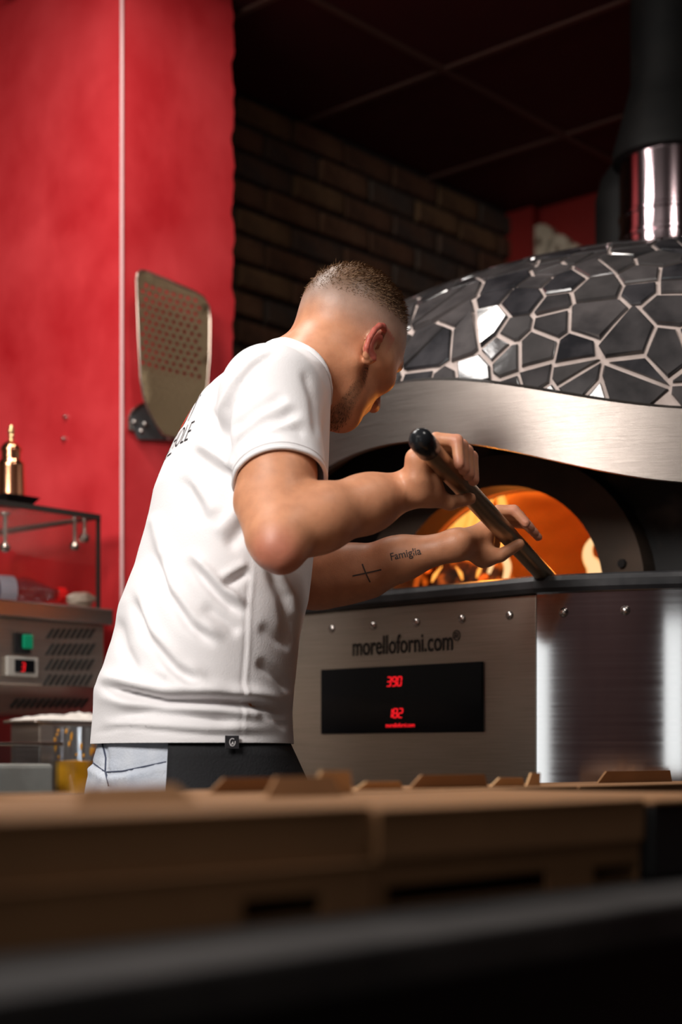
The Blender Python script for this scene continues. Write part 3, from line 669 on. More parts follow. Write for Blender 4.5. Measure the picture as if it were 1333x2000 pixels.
MB().lathe(b0, [(.0075, .135), (.005, .138), (.0048, .143), (.0065, .146), (.005, .149), (.0072, .155), (.0062, .163), (.003, .169), (1e-4, .170)], 24).build('finial', M['brass'], ml)
# containers on the prep counter
jc = P(146, 1480, 3.10); zc0 = -.08; topz = (1480 - 1422)/F*3.10
jar = empty('sauce_jar', (jc.x, jc.y, H + zc0), 'clear jar of orange sauce on the prep counter', 'jar')
MB().lathe((jc.x, jc.y, H + zc0 + .0005), [(1e-4, 0), (.040, 0), (.042, .004), (.042, topz + .08), (.044, topz + .084), (.0405, topz + .084), (.0395, .006), (1e-4, .006)], 40).build('glass_wall', M['clear'], jar)
MB().lathe((jc.x, jc.y, H + zc0 + .0005), [(1e-4, .007), (.0388, .007), (.0388, (1480 - 1487)/F*3.10 + .08), (1e-4, (1480 - 1485)/F*3.10 + .08)], 40).build('sauce', M['sauce'], jar)
rg = random.Random(8)
sm = MB()
for k in range(16):                                    # drips on the inside of the glass
    t = -PI/2 + rg.uniform(-1.5, 1.5); zz = rg.uniform((1480-1484)/F*3.1, (1480 - 1428)/F*3.1); l = rg.uniform(.004, .02)
    pp = [Vector((jc.x + .039*math.cos(t + .01*i), jc.y + .039*math.sin(t + .01*i), H + zz + l*i/4)) for i in range(5)]
    sm.tube(pp, [.001, .0025, .003, .0022, .0008], 6)
tag(sm.build('sauce_drips', M['sauce'], jar), kind='stuff')
bxc = P(18, 1480, 3.00)
bxo = empty('clear_food_box', (bxc.x, bxc.y, H - .08), 'rectangular clear food box half full of pale dough beside the sauce jar', 'food box')
u0, v0 = bxc.dot(U), bxc.dot(V); zt_ = (1480 - 1456)/F*2.98
for (a0, a1, b0, b1) in ((-.09, .058, .078, .082), (-.09, .058, -.062, -.058), (.054, .058, -.062, .082), (-.09, -.086, -.062, .082)):
    MB().ubox(u0 + a0, u0 + a1, v0 + b0, v0 + b1, -.0795, zt_).build('side', M['clear'], bxo)
MB().ubox(u0 - .09, u0 + .058, v0 - .062, v0 + .082, -.0795, -.076).build('bottom', M['clear'], bxo)
for (a0, a1, b0, b1) in ((-.095, .063, .078, .088), (-.095, .063, -.068, -.058), (.054, .064, -.068, .088), (-.096, -.086, -.068, .088)):
    MB().ubox(u0 + a0, u0 + a1, v0 + b0, v0 + b1, zt_, zt_ + .006, .002).build('lip', M['fitting'], bxo)
MB().ubox(u0 - .084, u0 + .052, v0 - .056, v0 + .076, -.0755, -.012, .008).build('dough', mat('pale_dough', (.55, .50, .42), .7, c2=(.45, .40, .33), scale=18), bxo)
tc = P(140, 1480, 3.234); tu, tv = tc.dot(U), tc.dot(V); tz = (1480 - 1416)/F*3.28
ty = empty('flour_tray', (tc.x, tc.y, H - .08), 'steel container with a tray of white flour on the prep counter', 'tray')
MB().ubox(tu - .12, tu + .10, tv - .05, tv + .05, -.0795, tz, .004).build('container', M['case'], ty)
MB().ubox(tu - .135, tu + .115, tv - .056, tv + .056, tz, tz + .007, .003).build('tray_rim', M['fitting'], ty)
n = 22; vs = []; fs = []; rgn = np.random.RandomState(3)
for i in range(n + 1):
    for j in range(n + 1):
        a, b = i/n*2 - 1, j/n*2 - 1; e = max(0, 1 - max(abs(a), abs(b))**4)
        vs.append(UV(tu - .01 + a*.115, tv + b*.050, tz + .0072 + e*(.005 + .009*rgn.rand() + .008*math.exp(-((a-.35)**2 + b*b)*8))))
for i in range(n):
    for j in range(n): fs.append((i*(n+1)+j, (i+1)*(n+1)+j, (i+1)*(n+1)+j+1, i*(n+1)+j+1))
MB().add(vs, fs, True).build('flour', M['flour'], ty)

# ------------------------------------------------------------------ perforated peel hung on the pillar with its bracket
pn = UV(0, PV + .035, 0)
def peel_pt(x, y, off=0.0): return on_plane(x, y, pn + V*off, V)
m, nt, b = mat_new('perforated_gold'); b.inputs['Metallic'].default_value = .75; b.inputs['Roughness'].default_value = .42
b.inputs['Base Color'].default_value = (.46, .34, .20, 1)
uvn = nd(nt, 'ShaderNodeUVMap'); sp = nd(nt, 'ShaderNodeSeparateXYZ'); nt.links.new(uvn.outputs[0], sp.inputs[0])
def cellax(out, sc, extra=None):
    mu = nd(nt, 'ShaderNodeMath', operation='MULTIPLY'); mu.inputs[1].default_value = sc; nt.links.new(out, mu.inputs[0])
    last = mu
    if extra: ad = nd(nt, 'ShaderNodeMath', operation='ADD'); nt.links.new(mu.outputs[0], ad.inputs[0]); nt.links.new(extra, ad.inputs[1]); last = ad
    return last
yy = cellax(sp.outputs[1], 62); fl_ = nd(nt, 'ShaderNodeMath', operation='FLOOR'); nt.links.new(yy.outputs[0], fl_.inputs[0]); hf = nd(nt, 'ShaderNodeMath', operation='MULTIPLY'); hf.inputs[1].default_value = .5; nt.links.new(fl_.outputs[0], hf.inputs[0])
xx = cellax(sp.outputs[0], 46, hf.outputs[0])
def frc(n_):
    f = nd(nt, 'ShaderNodeMath', operation='FRACT'); nt.links.new(n_.outputs[0], f.inputs[0]); s = nd(nt, 'ShaderNodeMath', operation='SUBTRACT'); s.inputs[1].default_value = .5; nt.links.new(f.outputs[0], s.inputs[0])
    q = nd(nt, 'ShaderNodeMath', operation='MULTIPLY'); nt.links.new(s.outputs[0], q.inputs[0]); nt.links.new(s.outputs[0], q.inputs[1]); return q
sq = nd(nt, 'ShaderNodeMath', operation='ADD'); nt.links.new(frc(xx).outputs[0], sq.inputs[0]); nt.links.new(frc(yy).outputs[0], sq.inputs[1])
lt_ = nd(nt, 'ShaderNodeMath', operation='LESS_THAN'); lt_.inputs[1].default_value = .09; nt.links.new(sq.outputs[0], lt_.inputs[0])
# perforations only inside the border of the blade
gt = nd(nt, 'ShaderNodeMath', operation='GREATER_THAN'); gt.inputs[1].default_value = .14; nt.links.new(sp.outputs[1], gt.inputs[0])
g2 = nd(nt, 'ShaderNodeMath', operation='LESS_THAN'); g2.inputs[1].default_value = .335; nt.links.new(sp.outputs[1], g2.inputs[0])
ab = nd(nt, 'ShaderNodeMath', operation='ABSOLUTE'); nt.links.new(sp.outputs[0], ab.inputs[0]); g3 = nd(nt, 'ShaderNodeMath', operation='LESS_THAN'); g3.inputs[1].default_value = .092; nt.links.new(ab.outputs[0], g3.inputs[0])
last = lt_
for g in (gt, g2, g3):
    mu = nd(nt, 'ShaderNodeMath', operation='MULTIPLY'); nt.links.new(last.outputs[0], mu.inputs[0]); nt.links.new(g.outputs[0], mu.inputs[1]); last = mu
inv = nd(nt, 'ShaderNodeMath', operation='SUBTRACT'); inv.inputs[0].default_value = 1.0; nt.links.new(last.outputs[0], inv.inputs[1]); nt.links.new(inv.outputs[0], b.inputs['Alpha'])
wv = nd(nt, 'ShaderNodeBump'); wv.inputs['Strength'].default_value = .35; wv.inputs['Distance'].default_value = .004; nt.links.new(sq.outputs[0], wv.inputs['Height']); nt.links.new(wv.outputs[0], b.inputs['Normal'])
M['perf'] = m
peel_outline = [(262, 548), (264, 536), (272, 529), (285, 531), (330, 548), (378, 570), (394, 582), (403, 600), (405, 625), (404, 700), (400, 760), (386, 800), (366, 830), (345, 855), (320, 850), (303, 828), (290, 805), (279, 782), (271, 740), (266, 650)]
wp = empty('perforated_peel', peel_pt(330, 850), 'gold perforated pizza peel hanging on the red pillar', 'peel')
po = [peel_pt(x, y) for x, y in peel_outline]; cc = sum(po, Vector())/len(po)
me = bpy.data.meshes.new('blade'); bm = bmesh.new()
f = bm.faces.new([bm.verts.new(p) for p in po]); bmesh.ops.triangulate(bm, faces=[f])
bmesh.ops.subdivide_edges(bm, edges=list(bm.edges), cuts=6, use_grid_fill=True)
axis = cc.dot(U); zlo = min(p.z for p in po)
for w in bm.verts:
    a = (w.co.dot(U) - axis)/.12; w.co += V*(.010*a*a - .012*max(0, (w.co.z - zlo)/.4 - .0)*0)
uvl = bm.loops.layers.uv.new('UVMap')
for f in bm.faces:
    f.smooth = True
    for l in f.loops: l[uvl].uv = (l.vert.co.dot(U) - axis, l.vert.co.z - zlo)
bm.to_mesh(me); bm.free()
bl = link('blade', me, M['perf'], wp); md = bl.modifiers.new('thick', 'SOLIDIFY'); md.thickness = .003; md.offset = 0
ed = [p + V*(.010*((p.dot(U) - axis)/.12)**2) for p in po]
MB().tube(ed + ed[:2], .0026, 8).build('rolled_edge', mat('peel_edge', (.62, .48, .40), .3, 1.0), wp)
# steel bracket under the peel
hk = empty('peel_bracket', peel_pt(300, 850), 'grey steel bracket with rivets that holds the gold peel', 'bracket')
plate = [(252, 818), (258, 803), (272, 791), (286, 786), (318, 812), (345, 858), (320, 860), (268, 858)]
MB().prism([peel_pt(x, y, -.03) for x, y in plate], V*.004).build('plate', mat('blue_grey_steel', (.20, .215, .225), .4, .8), hk)
MB().tube([peel_pt(x, y, -.026) for x, y in plate[:4]], .003, 8).build('plate_edge', M['fitting'], hk)
MB().prism([peel_pt(x, y, -.020) for x, y in ((300, 822), (318, 806), (342, 848), (330, 860))], V*.006).build('clip', mat('white_clip', (.55, .48, .45), .5), hk)
for (x, y) in ((262, 824), (283, 828), (276, 842)): MB().ball(peel_pt(x, y, -.025), .006, 8).build('rivet', M['fitting'], hk)
MB().ubox(hk.location.dot(U) - .05, hk.location.dot(U) + .03, PV + .0005, PV + .0085, .745, .78, .002).build('wall_plate', M['fitting'], hk)

# ------------------------------------------------------------------ bar counter and cardboard pizza boxes in the foreground
BZ = -.104
EV = -.5585
ct = empty('bar_counter', UV(1.2, -.9, FLOOR), 'dark bar counter in the foreground carrying the pizza boxes', 'counter')
MB().ubox(.05, 2.05, -1.22, EV, BZ - .028, BZ, .004).build('worktop', M['counter'], ct)
MB().ubox(.05, 2.05, EV - .055, EV - .03, FLOOR, BZ - .028).build('front_board', M['counter_front'], ct)
MB().ubox(.05, 2.05, -1.20, -1.18, FLOOR, BZ - .028).build('back_board', M['counter_front'], ct)
def pizza_box(u0, u1, v0, v1, z, hgt, label, slots_=(), tabs=(), mt='card'):
    """corrugated carton lying closed: walls, lid, tuck tabs that stand up, dark slots at the foot of the front"""
    bxe = empty('pizza_box', UV((u0+u1)/2, (v0+v1)/2, z)); tag(bxe, label, 'box', 'cardboard pizza boxes'); t = .003
    uu = sorted(slots_); prev = u0; m = MB()
    for (a, b_) in uu:
        m.ubox(prev, a, v1 - t, v1, z, z + hgt); m.ubox(a, b_, v1 - t, v1, z + .016, z + hgt); prev = b_
    m.ubox(prev, u1, v1 - t, v1, z, z + hgt); m.build('front_wall', M[mt], bxe)
    MB().ubox(u0, u1, v0, v0 + t, z, z + hgt).build('rear_wall', M[mt], bxe)
    MB().ubox(u0, u0 + t, v0 + t, v1 - t, z, z + hgt).build('side_wall', M[mt], bxe); MB().ubox(u1 - t, u1, v0 + t, v1 - t, z, z + hgt).build('side_wall', M[mt], bxe)
    MB().ubox(u0 + t, u1 - t, v0 + t, v1 - t, z, z + t).build('base', M[mt], bxe)
    MB().ubox(u0, u1, v0, v1 + .002, z + hgt, z + hgt + t, .001).build('lid', M[mt], bxe)
    for (a, b_, v_, h_, lean, mm) in tabs:
        p0 = UV(a, v_, z + hgt + t); p1 = UV(b_, v_, z + hgt + t); e = min(.018, (b_-a)*.2)
        MB().prism([p0, p1, p1 - U*e*.6 + UP*h_ + V*lean, p0 + U*e + UP*h_ + V*lean], V*t).build('tuck_tab', M[mm], bxe)
    return bxe
h1 = .0315
def ux(x, v_): 
    k = (x - 666.5)/F; return (-V.x*v_ + k*V.y*v_)/(U.x - k*U.y)
VF = -.679; D = .345
R = ux(1250, VF)
# two stacks of two along the counter edge
s1 = [(ux(755, VF), ux(1070, VF)), (ux(1160, VF), R - .004)]
s2 = [(ux(470, VF), ux(625, VF))]
b_1 = pizza_box(R - .345, R, VF - D, VF, BZ, h1, 'lower pizza box beside the black crate, dark slots at its foot', [(max(a, R - .34), b_) for a, b_ in s1])
b_2 = pizza_box(R - .345, R, VF - D, VF + .004, BZ + h1 + .0035, h1, 'upper pizza box beside the black crate, tabs standing on its lid', [], [(R - .20, R - .10, VF - .25, .018, -.004, 'card'), (R-.09, R-.03, VF - .30, .022, .003, 'card2')])
u2 = R - .349
pizza_box(u2 - .345, u2, VF - D, VF + .002, BZ, h1, 'lower pizza box of the front stack before the jeans, slot at its foot', [(max(a, u2 - .34), min(b_, u2 - .004)) for a, b_ in s2])
pizza_box(u2 - .345, u2, VF - D - .004, VF - .002, BZ + h1 + .0035, h1 + .002, 'upper pizza box of the front stack before the jeans, one flat tab', [], [(u2 - .16, u2 - .05, VF - .12, .014, -.012, 'card')])
# second row behind with tabs standing up against the oven
VB = VF - D - .012; DB = .175
def tab(x0, x1, v_, y, mm, lean=.004):
    a, b_ = ux(x0, v_), ux(x1, v_); return a, b_, v_, y, lean, mm
ztop = BZ + h1*2 + .0105
def tabh(x, v_, y):
    a = ux(x, v_); Yd = a*U.y - v_*U.x*1.0; Yd = (U*a + V*v_).y; return (1480 - y)/F*Yd - ztop
ta = [(405, 548, VB - .05, 1511, 'card'), (690, 784, VB - .05, 1519, 'card2')]
tb = [(797, 950, VB - .05, 1506, 'card'), (956, 1022, VB - .05, 1512, 'card2'), (1026, 1052, VB - .05, 1503, 'card2')]
td = [(1165, 1310, VB - .10, 1500, 'card')]
edges = [ux(560, VB), ux(690, VB - .1), ux(1060, VB), ux(1340, VB)]
def tb_list(L): return [(ux(x0, v_), ux(x1, v_), v_, max(.006, tabh((x0+x1)/2, v_, y)), .003, mm) for x0, x1, v_, y, mm in L]
uA0, uA1, uB1, uC1 = ux(395, VB - .05) - .01, ux(789, VB - .05), ux(1060, VB - .05), ux(1345, VB - .10)
for (a, b_, lab, tl) in ((uA0 - .16, uA0 - .004, 'pizza box in the rear row on the bar, in front of the sauce jar', []), (uA0, uA1, 'pizza box in the rear row on the bar, in front of the black apron', tb_list(ta)), (uA1 + .004, uB1, 'pizza box in the rear row on the bar, below the black oven display', tb_list(tb)), (uB1 + .004, uC1, 'pizza box in the rear row on the bar, below the mirror steel drum', tb_list(td))):
    pizza_box(a, b_, VB - DB, VB, BZ, h1*2 + .0035, lab, [], tl)
# black crate at the end of the boxes
cr = empty('black_crate', UV(R + .12, VF - .12, BZ), 'black crate at the end of the pizza box stack on the bar', 'crate')
MB().ubox(R + .006, R + .26, VF - D, VF + .01, BZ + .0005, BZ + .064, .004).build('crate_body', M['counter_front'], cr)
MB().ubox(R + .004, R + .262, VF - D - .002, VF + .012, BZ + .064, BZ + .0685, .002).build('crate_lid', M['card'], cr)
# crumpled bag on the shelf under the bar
sh = tag(MB().ubox(.3, 2.0, EV - .028, EV + .14, -.42, -.40).build('bar_shelf', M['counter_front']), 'black shelf below the bar counter', 'shelf')
c = UV(ux(1230, EV + .06), EV + .06, -.372); crumple('plastic_bag', c, (.07, .05, .03), M['bag'], 9, 'crumpled dark plastic bag on the shelf below the bar', 'bag')

# ------------------------------------------------------------------ signed distance shapes and surface nets for the person
def A3(v): return np.array((v[0], v[1], v[2]), dtype=np.float32)
def cone(p, a, b, ra, rb):
    a = A3(a); b = A3(b); ab = b - a; t = np.clip(((p - a) @ ab)/max(float(ab @ ab), 1e-9), 0, 1); d = p - a - t[:, None]*ab
    return np.sqrt((d*d).sum(1)) - (ra + (rb - ra)*t)
def ellip(p, c, ax, r):
    q = (p - A3(c)) @ np.stack([A3(x) for x in ax], 1); k = np.sqrt(((q/np.array(r, np.float32))**2).sum(1)); k2 = np.sqrt(((q/np.array(r, np.float32)**2)**2).sum(1)) + 1e-9
    return k*(k - 1)/k2
def smin(a, b, k):
    h = np.maximum(k - np.abs(a - b), 0)/k; return np.minimum(a, b) - h*h*k*.25
def smax(a, b, k): return -smin(-a, -b, k)
def surface_nets(fn, lo, hi, h, slack=1.6, B=10):
    lo = np.array(lo, np.float32); n = np.ceil((np.array(hi) - lo)/h/B).astype(int); N = n*B
    bi = np.stack(np.meshgrid(*[np.arange(k) for k in n], indexing='ij'), -1).reshape(-1, 3)
    cen = lo + (bi*B + (B-1)/2)*h; dv = fn(cen.astype(np.float32)); act = np.abs(dv) < slack*h*B*.87 + .004
    g = np.repeat(np.repeat(np.repeat(np.sign(dv).reshape(n).astype(np.float32), B, 0), B, 1), B, 2)
    off = np.stack(np.meshgrid(*[np.arange(B)]*3, indexing='ij'), -1).reshape(-1, 3); ab = bi[act]
    for s in range(0, len(ab), 300):
        idx = (ab[s:s+300, None, :]*B + off[None]).reshape(-1, 3); g[idx[:, 0], idx[:, 1], idx[:, 2]] = fn((lo + idx*h).astype(np.float32))
    ins = g < 0; c = np.zeros(N - 1, np.uint8)
    sl = [(slice(i, N[0]-1+i), slice(j, N[1]-1+j), slice(k, N[2]-1+k)) for i in (0, 1) for j in (0, 1) for k in (0, 1)]
    for q in sl: c += ins[q]
    ci = np.argwhere((c > 0) & (c < 8)); vid = -np.ones(N - 1, np.int64); vid[ci[:, 0], ci[:, 1], ci[:, 2]] = np.arange(len(ci))
    acc = np.zeros((len(ci), 3)); w = np.zeros(len(ci)); cor = [(i, j, k) for i in (0, 1) for j in (0, 1) for k in (0, 1)]
    val = {q: g[ci[:, 0]+q[0], ci[:, 1]+q[1], ci[:, 2]+q[2]] for q in cor}
    for a in cor:
        for ax in range(3):
            if a[ax]: continue
            b = list(a); b[ax] = 1; b = tuple(b); va, vb = val[a], val[b]; m = (va < 0) != (vb < 0)
            t = va[m]/(va[m] - vb[m]); p = np.tile(np.array(a, float), (m.sum(), 1)); p[:, ax] += t; acc[m] += p; w[m] += 1
    V_ = lo + (ci + acc/np.maximum(w, 1)[:, None])*h
    F_ = []
    for ax in range(3):
        o1, o2 = (ax+1) % 3, (ax+2) % 3; sa = [slice(1, N[k]-1) for k in range(3)]; sb = list(sa); sa[ax] = slice(0, N[ax]-1); sb[ax] = slice(1, N[ax])
        A_, B_ = ins[tuple(sa)], ins[tuple(sb)]; e = np.argwhere(A_ != B_); 
        if not len(e): continue
        first = A_[e[:, 0], e[:, 1], e[:, 2]]; base = e.copy(); base[:, o1] += 1; base[:, o2] += 1; q = []
        for d1, d2 in ((0, 0), (-1, 0), (-1, -1), (0, -1)):
            cc = base.copy(); cc[:, o1] += d1; cc[:, o2] += d2; q.append(vid[cc[:, 0], cc[:, 1], cc[:, 2]])
        q = np.stack(q, 1); q[~first] = q[~first][:, ::-1]; F_.append(q)
    F_ = np.concatenate(F_); F_ = F_[(F_ >= 0).all(1)]
    return V_, F_
def np_mesh(name, V_, F_):
    me = bpy.data.meshes.new(name); me.vertices.add(len(V_)); me.vertices.foreach_set('co', np.asarray(V_, np.float32).ravel())
    k = F_.shape[1]; me.loops.add(F_.size); me.loops.foreach_set('vertex_index', F_.ravel().astype(np.int32)); me.polygons.add(len(F_))
    me.polygons.foreach_set('loop_start', np.arange(0, F_.size, k, dtype=np.int32)); me.polygons.foreach_set('loop_total', np.full(len(F_), k, np.int32))
    me.update(calc_edges=True); me.polygons.foreach_set('use_smooth', np.ones(len(F_), bool)); return me
def relax(V_, F_, it, lam=.5):
    for _ in range(it):
        s = np.zeros_like(V_); c = np.zeros(len(V_))
        for i in range(4):
            a, b = F_[:, i], F_[:, (i+1) % 4]; np.add.at(s, a, V_[b]); np.add.at(s, b, V_[a]); np.add.at(c, a, 1); np.add.at(c, b, 1)
        V_ = V_ + lam*(s/np.maximum(c, 1)[:, None] - V_)
    return V_
def vnormals(V_, F_):
    n = np.cross(V_[F_[:, 2]] - V_[F_[:, 0]], V_[F_[:, 3]] - V_[F_[:, 1]]); o = np.zeros_like(V_)
    for i in range(4): np.add.at(o, F_[:, i], n)
    return o/np.maximum(np.linalg.norm(o, axis=1), 1e-9)[:, None]
def proj(V_): return np.stack([666.5 + F*V_[:, 0]/V_[:, 1], 1480 - F*(V_[:, 2] - H)/V_[:, 1]], 1)
def pl_dist(q, pts):
    d = np.full(len(q), 1e9); pts = np.array(pts, float); tt_ = np.zeros(len(q)); L = len(pts) - 1
    for i in range(L):
        a, b = pts[i], pts[i+1]; ab = b - a; t = np.clip(((q - a) @ ab)/(ab @ ab), 0, 1); e = np.linalg.norm(q - a - t[:, None]*ab, axis=1); m = e < d; d[m] = e[m]; tt_[m] = (i + t[m])/L
    return d, tt_
def sstep(a, b, x): t = np.clip((x - a)/(b - a), 0, 1); return t*t*(3 - 2*t)

# ------------------------------------------------------------------ peel in his hands
PE0 = P(824, 862, 2.10); PE1 = P(1062, 1121, 2.665); pd = (PE1 - PE0).normalized(); PR = .0155
hp = empty('pizza_peel', PE0, 'long metal pizza peel with black end cap held into the oven mouth', 'peel')
MB().tube([PE0 + pd*.012, PE1 + pd*.13], PR, 28).build('pole', M['pole'], hp)
e1_ = pd.orthogonal().normalized()
MB().lathe(PE0, [(1e-4, -.020), (.008, -.0185), (.0135, -.014), (.0170, -.006), (.0175, .004), (.0175, .028), (.0160, .030)], 28, ax=(e1_, pd.cross(e1_), pd)).build('end_cap', M['cap'], hp)
pe = PE1 + pd*.12; hd = Vector((pd.x, pd.y, 0)).normalized(); hs = hd.cross(UP); hb = Vector((pe.x, pe.y, H + DECK + .010))
MB().prism([hb + hd*a + hs*b for a, b in ((0, -.02), (.06, -.09), (.25, -.10), (.27, 0), (.25, .10), (.06, .09), (0, .02))], UP*.003).build('peel_blade', M['pole'], hp)

# ------------------------------------------------------------------ the person
person = empty('person', Vector((P(375, 1480, 2.36).x, 2.36, 0)), 'person in white t-shirt, pale jeans and black apron bending to the oven with a peel', 'person')
view = (PE0.lerp(PE1, .4) - Vector((0, 0, H))).normalized()
E2 = (-view + pd*view.dot(pd)).normalized(); E1 = pd.cross(E2).normalized()
if E1.x < 0: E1 = -E1
TF = Vector((.93, .37, 0)).normalized(); TL = Vector((-TF.y, TF.x, 0))
# torso stations: row, centre column, depth, half width, half depth
ST = [(1640, 372, 2.36, .170, .135), (1455, 374, 2.36, .185, .148), (1395, 375, 2.36, .184, .146), (1345, 377, 2.36, .184, .147), (1300, 389, 2.36, .180, .140), (1250, 400, 2.36, .179, .136), (1180, 415, 2.37, .180, .139), (1100, 435, 2.38, .185, .127),
      (1020, 452, 2.39, .190, .124), (950, 466, 2.40, .194, .123), (850, 489, 2.41, .192, .108), (790, 507, 2.41, .178, .095), (745, 522, 2.41, .150, .080), (715, 534, 2.41, .118, .062), (696, 541, 2.41, .085, .048), (682, 545, 2.41, .055, .034)]
stz = np.array([(1480 - y)/F*Y + H for y, x, Y, a, b in ST]); stc = np.array([((x - 666.5)/F*Y, Y) for y, x, Y, a, b in ST]); sta = np.array([a for *_, a, b in ST]); stb = np.array([b for *_, b in ST])
def torso(p, grow=0.0, ex=2.25):
    z = p[:, 2]; cx = np.interp(z, stz, stc[:, 0]); cy = np.interp(z, stz, stc[:, 1]); a = np.interp(z, stz, sta) + grow; b = np.interp(z, stz, stb) + grow
    f = (p[:, 0]-cx)*TF.x + (p[:, 1]-cy)*TF.y; l = (p[:, 0]-cx)*TL.x + (p[:, 1]-cy)*TL.y
    r = (np.abs(f/b)**ex + np.abs(l/a)**ex)**(1/ex); d = (r - 1)*np.minimum(a, b)
    return np.maximum(np.maximum(d, (z - stz[-1])*.7), (stz[0] - z))
HC = P(673, 667, 2.40)
hy = Vector((.65, .76, 0)).normalized(); hpit = math.radians(28)
HF = (hy*math.cos(hpit) - UP*math.sin(hpit)).normalized(); HU = (hy*math.sin(hpit) + UP*math.cos(hpit)).normalized(); HR = HF.cross(HU).normalized()
_rl = Matrix.Rotation(math.radians(8), 3, 'Y'); HF, HU, HR = _rl @ HF, _rl @ HU, _rl @ HR      # head tilted a little to his right
HX = (HF, HR, HU); HS = 1.03
def hp_(f, r, u): return HC + (HF*f + HR*r + HU*u)*HS
def head(p):
    d = ellip(p, hp_(-.004, 0, .032), HX, (.091*HS, .076*HS, .085*HS))
    d = smin(d, ellip(p, hp_(.030, 0, -.002), HX, (.066*HS, .066*HS, .088*HS)), .03)
    d = smin(d, ellip(p, hp_(.036, 0, -.064), HX, (.048*HS, .050*HS, .048*HS)), .03)
    for s in (-1, 1):
        d = smin(d, cone(p, hp_(-.006, s*.052, -.056), hp_(.064, s*.020, -.094), .015, .016), .022)
        d = smin(d, cone(p, hp_(.066, s*.048, -.020), hp_(.035, s*.060, -.012), .016, .014), .02)
        d = smin(d, cone(p, hp_(.080, s*.040, .026), hp_(.088, s*.010, .022), .010, .010), .012)
        d = smax(d, -cone(p, hp_(.098, s*.034, .004), hp_(.098, s*.026, .002), .013, .012), .012)
        d = smin(d, cone(p, hp_(.074, s*.033, .002), hp_(.074, s*.031, .002), .0135, .0135), .003)
        d = smin(d, cone(p, hp_(.100, s*.012, -.034), hp_(.098, s*.012, -.034), .0095, .0095), .006)
    d = smin(d, cone(p, hp_(.088, 0, .014), hp_(.112, 0, -.026), .0085, .0115), .010)
    d = smax(d, -cone(p, hp_(.106, .008, -.044), hp_(.104, .008, -.034), .0045, .003), .002); d = smax(d, -cone(p, hp_(.106, -.008, -.044), hp_(.104, -.008, -.034), .0045, .003), .002)
    d = smin(d, cone(p, hp_(.080, -.020, -.059), hp_(.080, .020, -.059), .009, .009), .012); d = smin(d, cone(p, hp_(.089, 0, -.057), hp_(.089, 0, -.056), .0065, .0065), .008)
    d = smin(d, cone(p, hp_(.077, -.016, -.069), hp_(.077, .016, -.069), .008, .008), .010)
    d = smin(d, cone(p, hp_(.070, 0, -.091), hp_(.070, 0, -.090), .020, .020), .02)
    # ears: plate, helix, lobe, hollow
    for s in (-1, 1):
        ax = (HF*.90 + HR*(s*.36), HR*s*.93 - HF*.36, HU)
        pl = ellip(p, hp_(-.008, s*.0745, -.022), ax, (.0150, .0065, .026))
        e = pl; pts = []
        for k in range(9):
            t = math.radians(-60 + k*30); fx = -.010 - .0175*math.sin(t + .25); uz = -.020 + .030*-math.cos(t + .25); pts.append(hp_(fx, s*(.0790 + .004*math.sin(max(0, t))), uz))
        for k in range(8): e = smin(e, cone(p, pts[k], pts[k+1], .0048, .0046), .003)
        e = smin(e, cone(p, hp_(-.002, s*.0745, -.047), hp_(.000, s*.0745, -.042), .0070, .0065), .005)
        e = smax(e, -ellip(p, hp_(-.002, s*.083, -.019), HX, (.0100, .0095, .0155)), .004)
        d = smin(d, e, .004)
    return d
NB = P(588, 752, 2.42)
RS, RE, RW = P(530, 782, 2.25), P(552, 1046, 2.105), P(815, 950, 2.235)
LS, LE, LW = P(462, 822, 2.56), P(606, 1138, 2.50), P(893, 1064, 2.42)
def on_pole(x):
    lo, hi = 0.0, 1.0
    for _ in range(40):
        m = (lo + hi)/2; q = PE0.lerp(PE1, m); lo, hi = (m, hi) if 666.5 + F*q.x/q.y < x else (lo, m)
    return PE0.lerp(PE1, lo)
HRp, HLp = on_pole(872), on_pole(993)
def hand(p, W, wr, C0, sgn, fing, thumb, palm):
    """palm from metacarpals, four separate bent fingers, thumb from the side of the palm"""
    L = lambda a, b, c: C0 + E1*a + E2*b + pd*c
    d = None; fd = None
    for (m, q, t_, tip, r) in fing:
        m, q, t_, tip = L(*m), L(*q), L(*t_), L(*tip); mc = cone(p, W, m, wr*.62, r*1.28)
        d = mc if d is None else smin(d, mc, .016)
        f = smin(cone(p, m, q, r*1.15, r*1.03), cone(p, q, t_, r*1.04, r*.96), .0025); f = smin(f, cone(p, t_, tip, r*.97, r*.84), .0025)
        fd = f if fd is None else smin(fd, f, .0018)
    for (a, b, ra, rb) in palm: d = smin(d, cone(p, L(*a) if not isinstance(a, Vector) else a, L(*b), ra, rb), .016)
    d = smin(d, fd, .007)
    a, b, c = [L(*q) for q in thumb]
    th = smin(cone(p, a, b, .0155, .0108), cone(p, b, c, .0108, .0088), .003); th = smin(th, cone(p, W, a, wr*.6, .0165), .014)
    return smin(d, th, .008)
RF = [((-.022, -.029, t), (.017, -.031, t + .006), (.037, -.008, t + .010), (.017, .021, t + .012), r) for t, r in ((-.032, .0094), (-.011, .0104), (.011, .0108), (.033, .0104))]
LF = [((-.026, -.026, t), (.015, -.034, t + .004), (.034, -.018, t + .010 + s), (.034, .010, t + .016 + s), r) for t, r, s in ((-.026, .0090, 0), (-.006, .0094, .006), (.014, .0090, .012), (.032, .0080, .016))]
